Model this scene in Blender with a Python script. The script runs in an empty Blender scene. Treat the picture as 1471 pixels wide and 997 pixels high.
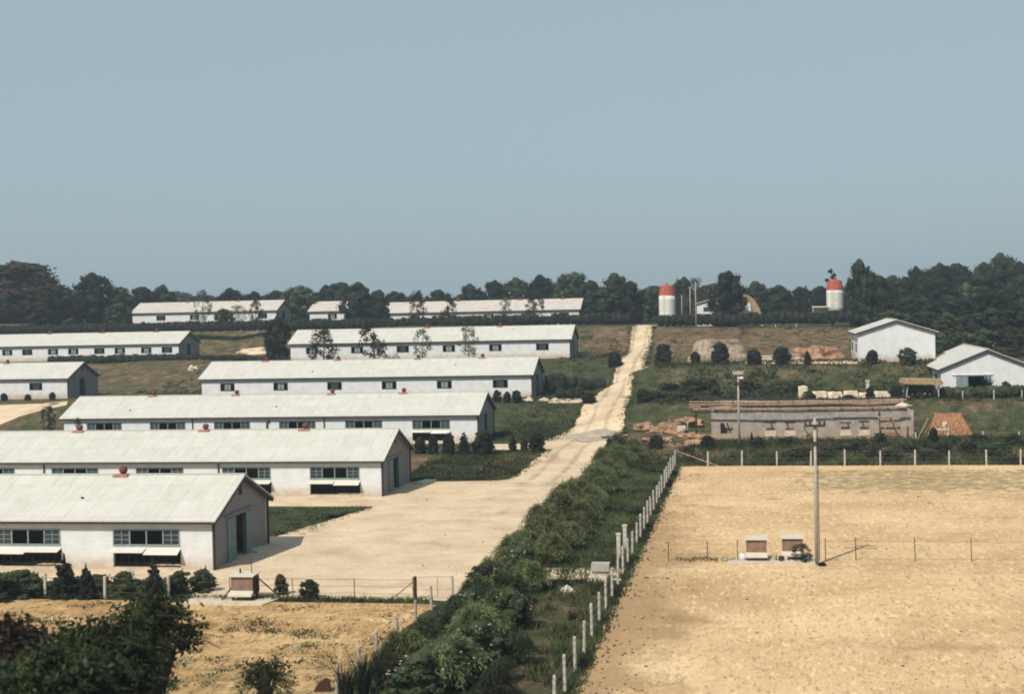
import bpy, bmesh, math, random
from math import radians as rad, sin, cos, pi
from mathutils import Vector, Matrix, noise
S = bpy.context.scene
random.seed(7)

# ------------------------------------------------------------------ camera
CAM_F, CAM_YAW, CAM_PITCH, CAM_ROLL, CAM_H = 2105.74, rad(9.4347), rad(-1.51997), rad(1.23018), 12.05
_cy, _sy, _cp, _sp = cos(CAM_YAW), sin(CAM_YAW), cos(CAM_PITCH), sin(CAM_PITCH)
FWD = Vector((-_sy*_cp, _cy*_cp, _sp)); _R = Vector((_cy, _sy, 0)); _U = _R.cross(FWD)
RT = cos(CAM_ROLL)*_R - sin(CAM_ROLL)*_U; UP = sin(CAM_ROLL)*_R + cos(CAM_ROLL)*_U
cam = bpy.data.objects.new('camera', bpy.data.cameras.new('camera'))
S.collection.objects.link(cam); S.camera = cam
cam.data.sensor_width = 36; cam.data.lens = CAM_F/1471*36
cam.data.dof.use_dof = True; cam.data.dof.focus_distance = 110; cam.data.dof.aperture_fstop = 1.2
cam.data.clip_end = 20000; cam.data.clip_start = 0.5
cam.matrix_world = Matrix(((RT.x, UP.x, -FWD.x, 0), (RT.y, UP.y, -FWD.y, 0), (RT.z, UP.z, -FWD.z, CAM_H), (0, 0, 0, 1)))
# ------------------------------------------------------------------ world, sun, exposure
TO_SUN = Vector((-0.40, -0.83, 1.0)).normalized()
ELEV = math.asin(TO_SUN.z); AZ = math.atan2(TO_SUN.x, TO_SUN.y)
W = bpy.data.worlds.new('World'); S.world = W; W.use_nodes = True
nt = W.node_tree; nt.nodes.clear()
sky = nt.nodes.new('ShaderNodeTexSky'); sky.sky_type = 'NISHITA'; sky.sun_disc = False
sky.sun_elevation = ELEV; sky.sun_rotation = AZ; sky.air_density = 1.0; sky.dust_density = 2.2; sky.ozone_density = 1.5
hs = nt.nodes.new('ShaderNodeHueSaturation'); hs.inputs['Saturation'].default_value = 0.8
mx = nt.nodes.new('ShaderNodeMix'); mx.data_type = 'RGBA'; mx.inputs['Factor'].default_value = 0.72
mx.inputs['B'].default_value = (3.4, 4.55, 5.1, 1)
bg = nt.nodes.new('ShaderNodeBackground'); bg.inputs['Strength'].default_value = 0.1
wo = nt.nodes.new('ShaderNodeOutputWorld')
nt.links.new(sky.outputs[0], hs.inputs['Color']); nt.links.new(hs.outputs[0], mx.inputs['A'])
nt.links.new(mx.outputs['Result'], bg.inputs['Color']); nt.links.new(bg.outputs[0], wo.inputs['Surface'])
sl = bpy.data.lights.new('sun', 'SUN'); sl.energy = 5.0; sl.angle = rad(0.5); sl.color = (1.0, 0.92, 0.80)
so = bpy.data.objects.new('sun', sl); S.collection.objects.link(so); so.location = (-60, -80, 120)
so.rotation_euler = (-TO_SUN).to_track_quat('-Z', 'Y').to_euler()
S.view_settings.view_transform = 'Standard'; S.view_settings.look = 'None'
S.view_settings.gamma = 1; S.view_settings.exposure = 0.12
S.cycles.filter_width = 1.9
S.cycles.max_bounces = 5; S.cycles.volume_bounces = 0; S.cycles.transparent_max_bounces = 8

# ------------------------------------------------------------------ terrain
def sm(v, a, b):
    t = min(1, max(0, (v-a)/(b-a))); return t*t*(3-2*t)
def interp(v, pts):
    if v <= pts[0][0]: return pts[0][1]
    for (a, p), (b, q) in zip(pts, pts[1:]):
        if v <= b: return p+(q-p)*(v-a)/(b-a)
    return pts[-1][1]
SHIFT = [(120, 0), (159, 8), (204, 20), (215, 17), (260, 15)]
def H(x, y):
    u = min(1.3, max(0, (-47-x)/33)); yl = y-u*interp(y, SHIFT)
    l = .57*sm(yl, 104, 113)+2.09*sm(yl, 136, 145)+2.97*sm(yl, 165, 177)+3.4*sm(yl, 196, 211)
    r = .70*sm(y, 111, 117)+2.2*sm(y, 131.5, 137)+2.7*sm(y, 146.5, 156)+3.2*sm(y, 178, 211)
    w = sm(x, -18, -10)
    z = l*(1-w)+r*w
    z += .02*min(140, max(-70, -15-x))*sm(yl*(1-w)+y*w, 190, 215)
    if 20 < x < 200: z += .09*(x-20)*sm(y, 165, 230)*(1-sm(y, 260, 420))*(1-sm(x, 60, 190))
    if y > 100: z += .10*(noise.noise((x*.15, y*.15, 3)))*sm(y, 104, 116)*(1-.9*(sm(x, -19, -17)*(1-sm(x, -12, -10))))
    return z
def ray(px, py): return FWD+RT*((px-735.5)/CAM_F)-UP*((py-498.5)/CAM_F)
def G(px, py, dy=0):
    """ground point seen at photo pixel"""
    v = ray(px, py); t = 15.0
    while t < 900:
        p = v*t
        if CAM_H+p.z <= H(p.x, p.y): break
        t += .25
    return Vector((p.x, p.y, H(p.x, p.y)))
def AY(px, py, y):
    v = ray(px, py); t = y/v.y
    return Vector((v.x*t, y, CAM_H+v.z*t))
def onY(px, y):
    """ground point at depth y below photo column px"""
    z = 0
    x = AY(px, 460, y).x
    for _ in range(6):
        z = H(x, y); v = Vector((x, y, z-CAM_H)); d = v.dot(FWD)
        x += (px-(735.5+CAM_F*v.dot(RT)/d))*d/CAM_F
    return Vector((x, y, H(x, y)))
def mpp(p):   # metres per photo pixel at p
    return (Vector(p)-Vector((0, 0, CAM_H))).dot(FWD)/CAM_F

# ------------------------------------------------------------------ materials
MAT = {}
def mat(name, col, rough=.85, var=.12, scale=3.0, bump=0.0, bscale=8, col2=None, spec=.2, metal=0, rnd=0, stain=None, detail=6, transl=0):
    m = bpy.data.materials.new(name); m.use_nodes = True; n = m.node_tree; N = n.nodes; L = n.links
    b = N['Principled BSDF']; b.inputs['Roughness'].default_value = rough; b.inputs['Metallic'].default_value = metal
    b.inputs['Specular IOR Level'].default_value = spec
    tc = N.new('ShaderNodeTexCoord'); nz = N.new('ShaderNodeTexNoise'); nz.inputs['Scale'].default_value = scale; nz.inputs['Detail'].default_value = detail
    nz.inputs['Roughness'].default_value = .65
    L.new(tc.outputs['Object'], nz.inputs['Vector'])
    cr = N.new('ShaderNodeValToRGB'); c2 = col2 or tuple(c*(1-var*2) for c in col)
    cr.color_ramp.elements[0].position = .34; cr.color_ramp.elements[1].position = .66
    cr.color_ramp.elements[0].color = (*c2, 1); cr.color_ramp.elements[1].color = (*[min(.9, c*(1+var*.6)) for c in col], 1)
    L.new(nz.outputs[0], cr.inputs[0]); out = cr.outputs[0]
    if rnd:
        oi = N.new('ShaderNodeObjectInfo'); h = N.new('ShaderNodeHueSaturation')
        ma = N.new('ShaderNodeMapRange'); ma.inputs['To Min'].default_value = 1-rnd; ma.inputs['To Max'].default_value = 1+rnd
        mb = N.new('ShaderNodeMapRange'); mb.inputs['To Min'].default_value = .485; mb.inputs['To Max'].default_value = .515
        L.new(oi.outputs['Random'], ma.inputs['Value']); L.new(oi.outputs['Random'], mb.inputs['Value'])
        L.new(ma.outputs[0], h.inputs['Value']); L.new(mb.outputs[0], h.inputs['Hue']); L.new(out, h.inputs['Color']); out = h.outputs[0]
    if stain:      # dirt near the foot of a wall, with ragged upper edge: stain=(colour, height)
        sx = N.new('ShaderNodeSeparateXYZ'); L.new(tc.outputs['Object'], sx.inputs[0])
        n2 = N.new('ShaderNodeTexNoise'); n2.inputs['Scale'].default_value = 1.6; n2.inputs['Detail'].default_value = 5; L.new(tc.outputs['Object'], n2.inputs['Vector'])
        mm = N.new('ShaderNodeMath'); mm.operation = 'MULTIPLY_ADD'; mm.inputs[1].default_value = -stain[1]*2.2; L.new(n2.outputs[0], mm.inputs[0]); L.new(sx.outputs['Z'], mm.inputs[2])
        mr = N.new('ShaderNodeMapRange'); mr.inputs['From Min'].default_value = -stain[1]*.9; mr.inputs['From Max'].default_value = stain[1]*.3
        mr.inputs['To Min'].default_value = .75; mr.inputs['To Max'].default_value = 0; L.new(mm.outputs[0], mr.inputs['Value'])
        mi = N.new('ShaderNodeMix'); mi.data_type = 'RGBA'; mi.inputs['B'].default_value = (*stain[0], 1)
        L.new(mr.outputs[0], mi.inputs['Factor']); L.new(out, mi.inputs['A']); out = mi.outputs['Result']
    L.new(out, b.inputs['Base Color'])
    if bump:
        bn = N.new('ShaderNodeTexNoise'); bn.inputs['Scale'].default_value = bscale; bn.inputs['Detail'].default_value = 6; L.new(tc.outputs['Object'], bn.inputs['Vector'])
        bp = N.new('ShaderNodeBump'); bp.inputs['Strength'].default_value = bump; bp.inputs['Distance'].default_value = .1
        L.new(bn.outputs[0], bp.inputs['Height']); L.new(bp.outputs[0], b.inputs['Normal'])
    if transl:
        tr = N.new('ShaderNodeBsdfTranslucent'); L.new(out, tr.inputs['Color'])
        ms = N.new('ShaderNodeMixShader'); ms.inputs[0].default_value = transl
        L.new(b.outputs[0], ms.inputs[1]); L.new(tr.outputs[0], ms.inputs[2]); L.new(ms.outputs[0], N['Material Output'].inputs['Surface'])
    MAT[name] = m; return m

def roof_mat(name, col, pitch=1.05, stain=0.0):
    m = mat(name, col, rough=.75, var=.035, scale=1.3)
    N = m.node_tree.nodes; L = m.node_tree.links; b = N['Principled BSDF']
    tc = [n for n in N if n.type == 'TEX_COORD'][0]
    src = b.inputs['Base Color'].links[0].from_socket
    br = N.new('ShaderNodeTexBrick'); br.offset = 0; br.inputs['Scale'].default_value = 1
    br.inputs['Color1'].default_value = (1, 1, 1, 1); br.inputs['Color2'].default_value = (.93, .93, .92, 1); br.inputs['Mortar'].default_value = (.74, .73, .69, 1)
    br.inputs['Mortar Size'].default_value = .014; br.inputs['Brick Width'].default_value = pitch; br.inputs['Row Height'].default_value = 1.42
    L.new(tc.outputs['Object'], br.inputs['Vector'])
    mu = N.new('ShaderNodeMix'); mu.data_type = 'RGBA'; mu.blend_type = 'MULTIPLY'; mu.inputs['Factor'].default_value = 1
    L.new(src, mu.inputs['A']); L.new(br.outputs[0], mu.inputs['B'])
    mp = N.new('ShaderNodeMapping'); mp.inputs['Scale'].default_value = (3.5, .8, .8); L.new(tc.outputs['Object'], mp.inputs[0])
    n2 = N.new('ShaderNodeTexNoise'); n2.inputs['Scale'].default_value = 1.0; n2.inputs['Detail'].default_value = 7; L.new(mp.outputs[0], n2.inputs['Vector'])
    r2 = N.new('ShaderNodeValToRGB'); r2.color_ramp.elements[0].position = .30; r2.color_ramp.elements[1].position = .5
    r2.color_ramp.elements[0].color = (.93-stain, .91-stain*1.1, .86-stain*1.2, 1); r2.color_ramp.elements[1].color = (1, 1, 1, 1); L.new(n2.outputs[0], r2.inputs[0])
    m3 = N.new('ShaderNodeMix'); m3.data_type = 'RGBA'; m3.blend_type = 'MULTIPLY'; m3.inputs['Factor'].default_value = 1
    L.new(mu.outputs['Result'], m3.inputs['A']); L.new(r2.outputs[0], m3.inputs['B']); L.new(m3.outputs['Result'], b.inputs['Base Color'])
    wv = N.new('ShaderNodeTexWave'); wv.wave_type = 'BANDS'; wv.bands_direction = 'X'; wv.inputs['Scale'].default_value = 2.2; L.new(tc.outputs['Object'], wv.inputs['Vector'])
    bp = N.new('ShaderNodeBump'); bp.inputs['Strength'].default_value = .25; bp.inputs['Distance'].default_value = .03
    L.new(wv.outputs[0], bp.inputs['Height']); L.new(bp.outputs[0], b.inputs['Normal'])
    return m
roof_mat('roof_sheet', (.485, .478, .445)); roof_mat('roof_old', (.47, .43, .40), stain=.10)
def wall_mat(name, col, stain):
    m = mat(name, col, var=.05, scale=1.5, stain=stain, bump=.15, bscale=14)
    N = m.node_tree.nodes; L = m.node_tree.links; b = N['Principled BSDF']; tc = [n for n in N if n.type == 'TEX_COORD'][0]
    sx = N.new('ShaderNodeSeparateXYZ'); L.new(tc.outputs['Object'], sx.inputs[0]); ad = N.new('ShaderNodeMath'); L.new(sx.outputs[0], ad.inputs[0]); L.new(sx.outputs[1], ad.inputs[1])
    mp = N.new('ShaderNodeCombineXYZ'); L.new(ad.outputs[0], mp.inputs[0]); L.new(sx.outputs[2], mp.inputs[1])
    br = N.new('ShaderNodeTexBrick'); br.inputs['Scale'].default_value = 1; br.inputs['Brick Width'].default_value = .4; br.inputs['Row Height'].default_value = .2
    br.inputs['Mortar Size'].default_value = .008; br.inputs['Color1'].default_value = (1, 1, 1, 1); br.inputs['Color2'].default_value = (.95, .95, .95, 1); br.inputs['Mortar'].default_value = (.86, .86, .86, 1)
    L.new(mp.outputs[0], br.inputs['Vector'])
    src = b.inputs['Base Color'].links[0].from_socket
    mu = N.new('ShaderNodeMix'); mu.data_type = 'RGBA'; mu.blend_type = 'MULTIPLY'; mu.inputs['Factor'].default_value = 1
    L.new(src, mu.inputs['A']); L.new(br.outputs[0], mu.inputs['B']); L.new(mu.outputs['Result'], b.inputs['Base Color'])
wall_mat('wall_white', (.60, .61, .62), ((.38, .28, .18), .6))
wall_mat('wall_grey_shaded', (.21, .20, .20), ((.25, .2, .15), .4))  # grey concrete, darkened further to put the gable's shade into the colour
wall_mat('wall_block', (.35, .325, .31), ((.33, .24, .16), .9))
MAT['wall_block'].node_tree.nodes['Color Ramp'].color_ramp.elements[0].color = (.20, .17, .15, 1)
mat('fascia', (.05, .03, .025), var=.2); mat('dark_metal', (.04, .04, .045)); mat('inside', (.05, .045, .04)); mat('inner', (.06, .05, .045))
mat('teal_frame', (.20, .26, .25), var=.12); mat('teal_door', (.17, .23, .23), var=.15)
mat('panel', (.50, .46, .38), var=.06); mat('awning', (.56, .54, .48), var=.05)
mat('glass', (.035, .045, .05), rough=.15, spec=.5); mat('terracotta', (.38, .20, .145), var=.2); mat('rust', (.13, .05, .04))
mat('silo_white', (.58, .58, .54), var=.06, scale=2); mat('silo_red', (.36, .085, .05), var=.2, scale=3)
mat('orange_wood', (.40, .21, .11), var=.35, scale=6); mat('straw', (.36, .26, .15), var=.3, scale=9); mat('pole_wood', (.36, .25, .17), var=.3, scale=5)
mat('bark', (.10, .075, .055), var=.3, scale=6); mat('concrete', (.52, .44, .33), var=.15, scale=4); mat('post_white', (.44, .41, .365), var=.15, scale=5)
mat('cement_pole', (.36, .33, .30), var=.12); mat('porcelain', (.6, .62, .62)); mat('sack', (.62, .53, .38), var=.16, scale=3, bump=.6, bscale=3)
mat('brown_box', (.22, .14, .10), var=.2); mat('earth_streak', (.36, .23, .13), var=.3)
mat('earth_orange', (.33, .20, .12), var=.35, scale=1.5, bump=1, bscale=3)
mat('earth_pale', (.33, .26, .19), var=.35, scale=1.2, bump=1, bscale=2.5); mat('stone', (.52, .45, .36), var=.25, bump=.5)
mat('gravel', (.40, .33, .26), var=.2, scale=5, bump=.6); mat('clod', (.12, .08, .05), var=.3); mat('truck', (.06, .075, .085), var=.2)
mat('flower', (.42, .27, .24), var=.2); mat('wire', (.12, .10, .09)); mat('dead_leaf', (.06, .025, .022))
mat('leaf_dark', (.020, .030, .018), var=.4, scale=.6, rnd=.5, transl=.15)
mat('leaf_mid', (.046, .062, .030), var=.4, scale=.7, rnd=.45, transl=.2)
mat('leaf_pale', (.085, .105, .055), var=.35, scale=.8, rnd=.2, transl=.25)
mat('leaf_willow', (.195, .225, .10), var=.42, scale=.9, rnd=.25, transl=.35)
mat('leaf_rust', (.036, .026, .018), var=.4, scale=.6, rnd=.2, transl=.15)
mat('leaf_shrub', (.020, .026, .017), var=.35, scale=1.5, rnd=.2)
mat('leaf_near', (.042, .060, .024), var=.5, scale=.9, rnd=.15, transl=.25)
mat('blade', (.075, .095, .038), var=.5, scale=.3, transl=.2); mat('weed', (.07, .085, .035), var=.4, scale=.5, transl=.2)

def ground_mat():
    m = bpy.data.materials.new('ground_soil_grass'); m.use_nodes = True; N = m.node_tree.nodes; L = m.node_tree.links; b = N['Principled BSDF']
    b.inputs['Roughness'].default_value = .95; b.inputs['Specular IOR Level'].default_value = .05
    tc = N.new('ShaderNodeTexCoord')
    def nz(s, d=7, r=.6):
        n = N.new('ShaderNodeTexNoise'); n.inputs['Scale'].default_value = s; n.inputs['Detail'].default_value = d; n.inputs['Roughness'].default_value = r
        L.new(tc.outputs['Object'], n.inputs['Vector']); return n.outputs[0]
    def ramp(src, stops):
        c = N.new('ShaderNodeValToRGB'); L.new(src, c.inputs[0])
        while len(c.color_ramp.elements) < len(stops): c.color_ramp.elements.new(.5)
        for e, (p, col) in zip(c.color_ramp.elements, stops): e.position = p; e.color = (*col, 1)
        return c.outputs[0]
    grass = ramp(nz(.9, 9, .75), [(.30, (.026, .034, .019)), (.5, (.046, .056, .028)), (.68, (.098, .094, .048))])
    brown = ramp(nz(.7, 9, .75), [(.33, (.060, .050, .028)), (.5, (.125, .088, .052)), (.66, (.24, .165, .10))])
    at = N.new('ShaderNodeAttribute'); at.attribute_name = 'dry'
    ad = N.new('ShaderNodeMath'); ad.operation = 'ADD'; L.new(at.outputs['Fac'], ad.inputs[0]); L.new(nz(.35, 8, .7), ad.inputs[1])
    mr = N.new('ShaderNodeMapRange'); mr.inputs['From Min'].default_value = .85; mr.inputs['From Max'].default_value = 1.15; L.new(ad.outputs[0], mr.inputs['Value'])
    mi = N.new('ShaderNodeMix'); mi.data_type = 'RGBA'; L.new(mr.outputs[0], mi.inputs['Factor']); L.new(grass, mi.inputs['A']); L.new(brown, mi.inputs['B'])
    L.new(mi.outputs['Result'], b.inputs['Base Color'])
    bp = N.new('ShaderNodeBump'); bp.inputs['Strength'].default_value = .9; bp.inputs['Distance'].default_value = .25; L.new(nz(2.5, 8, .7), bp.inputs['Height']); L.new(bp.outputs[0], b.inputs['Normal'])
    return m
def soil_mat(name, stops, scale, fine=9.0, speck=(.20, .13, .08), amount=.36, streak=False, weeds=0.0):
    m = bpy.data.materials.new(name); m.use_nodes = True; N = m.node_tree.nodes; L = m.node_tree.links; b = N['Principled BSDF']
    b.inputs['Roughness'].default_value = .95; b.inputs['Specular IOR Level'].default_value = .05
    tc = N.new('ShaderNodeTexCoord'); mp = N.new('ShaderNodeMapping'); L.new(tc.outputs['Object'], mp.inputs[0])
    if streak: mp.inputs['Scale'].default_value = (.45, 1.6, 1)
    def nz(s, d=7, r=.6, v=None):
        n = N.new('ShaderNodeTexNoise'); n.inputs['Scale'].default_value = s; n.inputs['Detail'].default_value = d; n.inputs['Roughness'].default_value = r
        L.new(v or tc.outputs['Object'], n.inputs['Vector']); return n.outputs[0]
    c = N.new('ShaderNodeValToRGB'); L.new(nz(scale, 8, .62, mp.outputs[0]), c.inputs[0])
    while len(c.color_ramp.elements) < len(stops): c.color_ramp.elements.new(.5)
    for e, (p, col) in zip(c.color_ramp.elements, stops): e.position = p; e.color = (*col, 1)
    out = c.outputs[0]
    def over(out, src, lo, hi, col, k=1.0):
        mr = N.new('ShaderNodeMapRange'); mr.inputs['From Min'].default_value = lo; mr.inputs['From Max'].default_value = hi
        mr.inputs['To Min'].default_value = k; mr.inputs['To Max'].default_value = 0; L.new(src, mr.inputs['Value'])
        mi = N.new('ShaderNodeMix'); mi.data_type = 'RGBA'; mi.inputs['B'].default_value = (*col, 1)
        L.new(mr.outputs[0], mi.inputs['Factor']); L.new(out, mi.inputs['A']); return mi.outputs['Result']
    m2 = N.new('ShaderNodeMapping'); m2.inputs['Scale'].default_value = (1, .3, 1); L.new(tc.outputs['Object'], m2.inputs[0])
    out = over(out, nz(fine, 3, .75, m2.outputs[0]), amount-.05, amount+.04, speck, .85)  # clod specks, with shaded sides of soil bumps painted into the colour
    out = over(out, nz(fine*1.7, 2, .6, m2.outputs[0]), amount-.02, amount+.05, speck, .5)
    lt = N.new('ShaderNodeMapping'); lt.inputs['Location'].default_value = (31, 7, 3); lt.inputs['Scale'].default_value = (1, .3, 1); L.new(tc.outputs['Object'], lt.inputs[0])
    out = over(out, nz(fine*.8, 3, .75, lt.outputs[0]), amount-.03, amount+.06, tuple(min(.8, c*1.22) for c in stops[-1][1]), .6)  # paler specks paint the sunlit sides of the soil bumps
    a2 = N.new('ShaderNodeAttribute'); a2.attribute_name = 'edge'
    s2 = N.new('ShaderNodeMath'); s2.operation = 'SUBTRACT'; L.new(nz(.55, 8, .7), s2.inputs[0]); L.new(a2.outputs['Fac'], s2.inputs[1])
    out = over(out, s2.outputs[0], .12, .42, tuple(c*.62 for c in stops[0][1]), .7)
    if weeds:
        a = N.new('ShaderNodeAttribute'); a.attribute_name = 'weed'
        s = N.new('ShaderNodeMath'); s.operation = 'SUBTRACT'; L.new(nz(1.3, 9, .75, mp.outputs[0]), s.inputs[0]); L.new(a.outputs['Fac'], s.inputs[1])
        out = over(out, s.outputs[0], .27, .37, (.16, .14, .07), weeds)
    L.new(out, b.inputs['Base Color'])
    bp = N.new('ShaderNodeBump'); bp.inputs['Strength'].default_value = .7; bp.inputs['Distance'].default_value = .08; L.new(nz(5, 8, .7), bp.inputs['Height']); L.new(bp.outputs[0], b.inputs['Normal'])
    MAT[name] = m; return m
MAT['ground'] = ground_mat()
soil_mat('yard_dirt', [(.3, (.42, .31, .205)), (.5, (.53, .415, .285)), (.7, (.61, .50, .355))], .35, 7, (.38, .28, .19), .35, False)
soil_mat('field_dirt', [(.3, (.41, .262, .138)), (.5, (.53, .368, .208)), (.7, (.64, .475, .285))], .14, 5, (.28, .18, .105), .38, False, .75)
soil_mat('weedy_dirt', [(.3, (.30, .18, .08)), (.5, (.43, .28, .135)), (.7, (.53, .37, .19))], .3, 4, (.16, .10, .05), .40, True, .85)

# ------------------------------------------------------------------ mesh helpers
C = S.collection
class MB:
    def __init__(s): s.v = []; s.f = []
    def add(s, vs, fs):
        o = len(s.v); s.v += [tuple(v) for v in vs]; s.f += [tuple(i+o for i in f) for f in fs]; return s
    def box(s, x0, x1, y0, y1, z0, z1):
        return s.add([(x0,y0,z0),(x1,y0,z0),(x1,y1,z0),(x0,y1,z0),(x0,y0,z1),(x1,y0,z1),(x1,y1,z1),(x0,y1,z1)],
                     [(0,3,2,1),(4,5,6,7),(0,1,5,4),(1,2,6,5),(2,3,7,6),(3,0,4,7)])
    def prism(s, poly, axis, a, b):
        """poly list of 2D points extruded along axis x or y or z"""
        n = len(poly)
        def mk(p, t): return {'x': (t, p[0], p[1]), 'y': (p[0], t, p[1]), 'z': (p[0], p[1], t)}[axis]
        vs = [mk(p, a) for p in poly]+[mk(p, b) for p in poly]
        fs = [tuple(range(n)), tuple(range(2*n-1, n-1, -1))]+[(i, i+n, (i+1) % n+n, (i+1) % n) for i in range(n)]
        return s.add(vs, fs)
    def tube(s, pts, rs, n=8, cap=True):
        pts = [Vector(p) for p in pts]
        if not isinstance(rs, (list, tuple)): rs = [rs]*len(pts)
        base = len(s.v); prev = None
        for i, p in enumerate(pts):
            d = (pts[min(i+1, len(pts)-1)]-pts[max(i-1, 0)]).normalized()
            a = prev if prev is not None and abs(prev.dot(d)) < .95 else (Vector((1, 0, 0)) if abs(d.x) < .9 else Vector((0, 1, 0)))
            a = (a-d*a.dot(d)).normalized(); b = d.cross(a); prev = a
            for k in range(n):
                t = 2*pi*k/n; s.v.append(tuple(p+(a*cos(t)+b*sin(t))*rs[i]))
        for i in range(len(pts)-1):
            for k in range(n):
                k2 = (k+1) % n
                s.f.append((base+i*n+k, base+i*n+k2, base+(i+1)*n+k2, base+(i+1)*n+k))
        if cap:
            s.f.append(tuple(base+k for k in range(n))[::-1]); e = base+(len(pts)-1)*n; s.f.append(tuple(e+k for k in range(n)))
        return s
    def lathe(s, prof, n=24, c=(0, 0, 0)):
        base = len(s.v)
        for r, z in prof:
            for k in range(n):
                t = 2*pi*k/n; s.v.append((c[0]+r*cos(t), c[1]+r*sin(t), c[2]+z))
        for i in range(len(prof)-1):
            for k in range(n):
                k2 = (k+1) % n; s.f.append((base+i*n+k, base+i*n+k2, base+(i+1)*n+k2, base+(i+1)*n+k))
        s.f.append(tuple(base+k for k in range(n))[::-1]); e = base+(len(prof)-1)*n; s.f.append(tuple(e+k for k in range(n)))
        return s
    def blob(s, c, r, seed=0, amp=.2, fr=1.2, seg=10, rings=7, flat=None):
        base = len(s.v); c = Vector(c)
        for i in range(rings+1):
            ph = pi*i/rings
            for k in range(seg):
                t = 2*pi*k/seg
                d = Vector((sin(ph)*cos(t), sin(ph)*sin(t), cos(ph)))
                q = 1+amp*noise.noise(d*fr+Vector((seed*3.1, seed, 0)))*2
                p = Vector((d.x*r[0], d.y*r[1], d.z*r[2]))*q+c
                if flat is not None and p.z < flat: p.z = flat
                s.v.append(tuple(p))
        for i in range(rings):
            for k in range(seg):
                k2 = (k+1) % seg; s.f.append((base+i*seg+k, base+(i+1)*seg+k, base+(i+1)*seg+k2, base+i*seg+k2))
        return s
    def mesh(s, name, m, smooth=False):
        me = bpy.data.meshes.new(name); me.from_pydata(s.v, [], s.f); me.materials.append(MAT[m])
        if smooth: me.polygons.foreach_set('use_smooth', [True]*len(me.polygons))
        me.update(); return me
    def build(s, name, m, parent=None, smooth=False, loc=None):
        o = bpy.data.objects.new(name, s.mesh(name, m, smooth)); C.objects.link(o)
        if parent: o.parent = parent
        if loc: o.location = loc
        return o
def tag(o, label=None, cat=None, group=None, kind=None):
    if label: o['label'] = label
    if cat: o['category'] = cat
    if group: o['group'] = group
    if kind: o['kind'] = kind
    return o
def thing(name, label, cat, loc=(0, 0, 0), rz=0, group=None, scale=1):
    o = bpy.data.objects.new(name, None); C.objects.link(o); o.empty_display_size = .3
    o.location = loc; o.rotation_euler.z = rz; o.scale = (scale,)*3 if not isinstance(scale, tuple) else scale
    return tag(o, label, cat, group)
ORD = ['first','second','third','fourth','fifth','sixth','seventh','eighth','ninth','tenth','eleventh','twelfth','thirteenth','fourteenth','fifteenth','sixteenth',
       'seventeenth','eighteenth','nineteenth','twentieth','twenty-first','twenty-second','twenty-third','twenty-fourth','twenty-fifth','twenty-sixth','twenty-seventh','twenty-eighth','twenty-ninth','thirtieth',
       'thirty-first','thirty-second','thirty-third','thirty-fourth','thirty-fifth','thirty-sixth','thirty-seventh','thirty-eighth','thirty-ninth','fortieth']

# ------------------------------------------------------------------ ground
def axis(lo, hi, step, far_lo, far_hi):
    a = []; t = lo
    while t <= hi: a.append(t); t += step
    s = step; t = a[-1]
    while t < far_hi: s *= 1.35; t += s; a.append(t)
    s = step; t = a[0]; pre = []
    while t > far_lo: s *= 1.35; t -= s; pre.append(t)
    return pre[::-1]+a
def dryness(x, y):
    u = min(1.3, max(0, (-47-x)/33)); yl = y-u*interp(y, SHIFT)
    d = .28
    if x > -11: d = max(d, .75*sm(y, 160, 170)*(1-sm(y, 212, 216)))
    else:
        d = max(d, .50*sm(yl, 172, 182)+.14*sm(x, -24, -20)*sm(yl, 186, 194)*(1-sm(yl, 212, 216)))
    if x < -17: d = max(d, .85*sm(y, 102, 105)*(1-sm(y, 111, 116)))
    d = max(d, .95*sm(x, -12, -10.5)*(1-sm(x, -5, -3))*sm(y, 116, 119)*(1-sm(y, 129, 132)))
    if -9.3 < x < -5.8 and 45 < y < 66: d = max(d, .5)
    if x > -8 and 109 < y < 122: d = max(d, .52)
    if x > -11 and 122 < y < 160: d = max(d, .40)
    if x < -50 and y > 120: d = max(d, .50*(1-sm(yl, 212, 216)))
    if x < -40 and yl > 205: d = max(d, .48)
    if y > 236 or (y > 218 and x > -40): d = .1
    return d
xs = axis(-130, 60, .9, -3500, 3500); ys = axis(38, 232, .9, -400, 5000)
gv = [(x, y, H(x, y)) for y in ys for x in xs]; nx = len(xs)
gf = [(j*nx+i, j*nx+i+1, (j+1)*nx+i+1, (j+1)*nx+i) for j in range(len(ys)-1) for i in range(nx-1)]
me = bpy.data.meshes.new('ground'); me.from_pydata(gv, [], gf); me.materials.append(MAT['ground'])
me.polygons.foreach_set('use_smooth', [True]*len(me.polygons))
at = me.attributes.new('dry', 'FLOAT', 'POINT'); at.data.foreach_set('value', [dryness(v[0], v[1]) for v in gv])
g = bpy.data.objects.new('ground', me); C.objects.link(g); tag(g, kind='structure')

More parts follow.
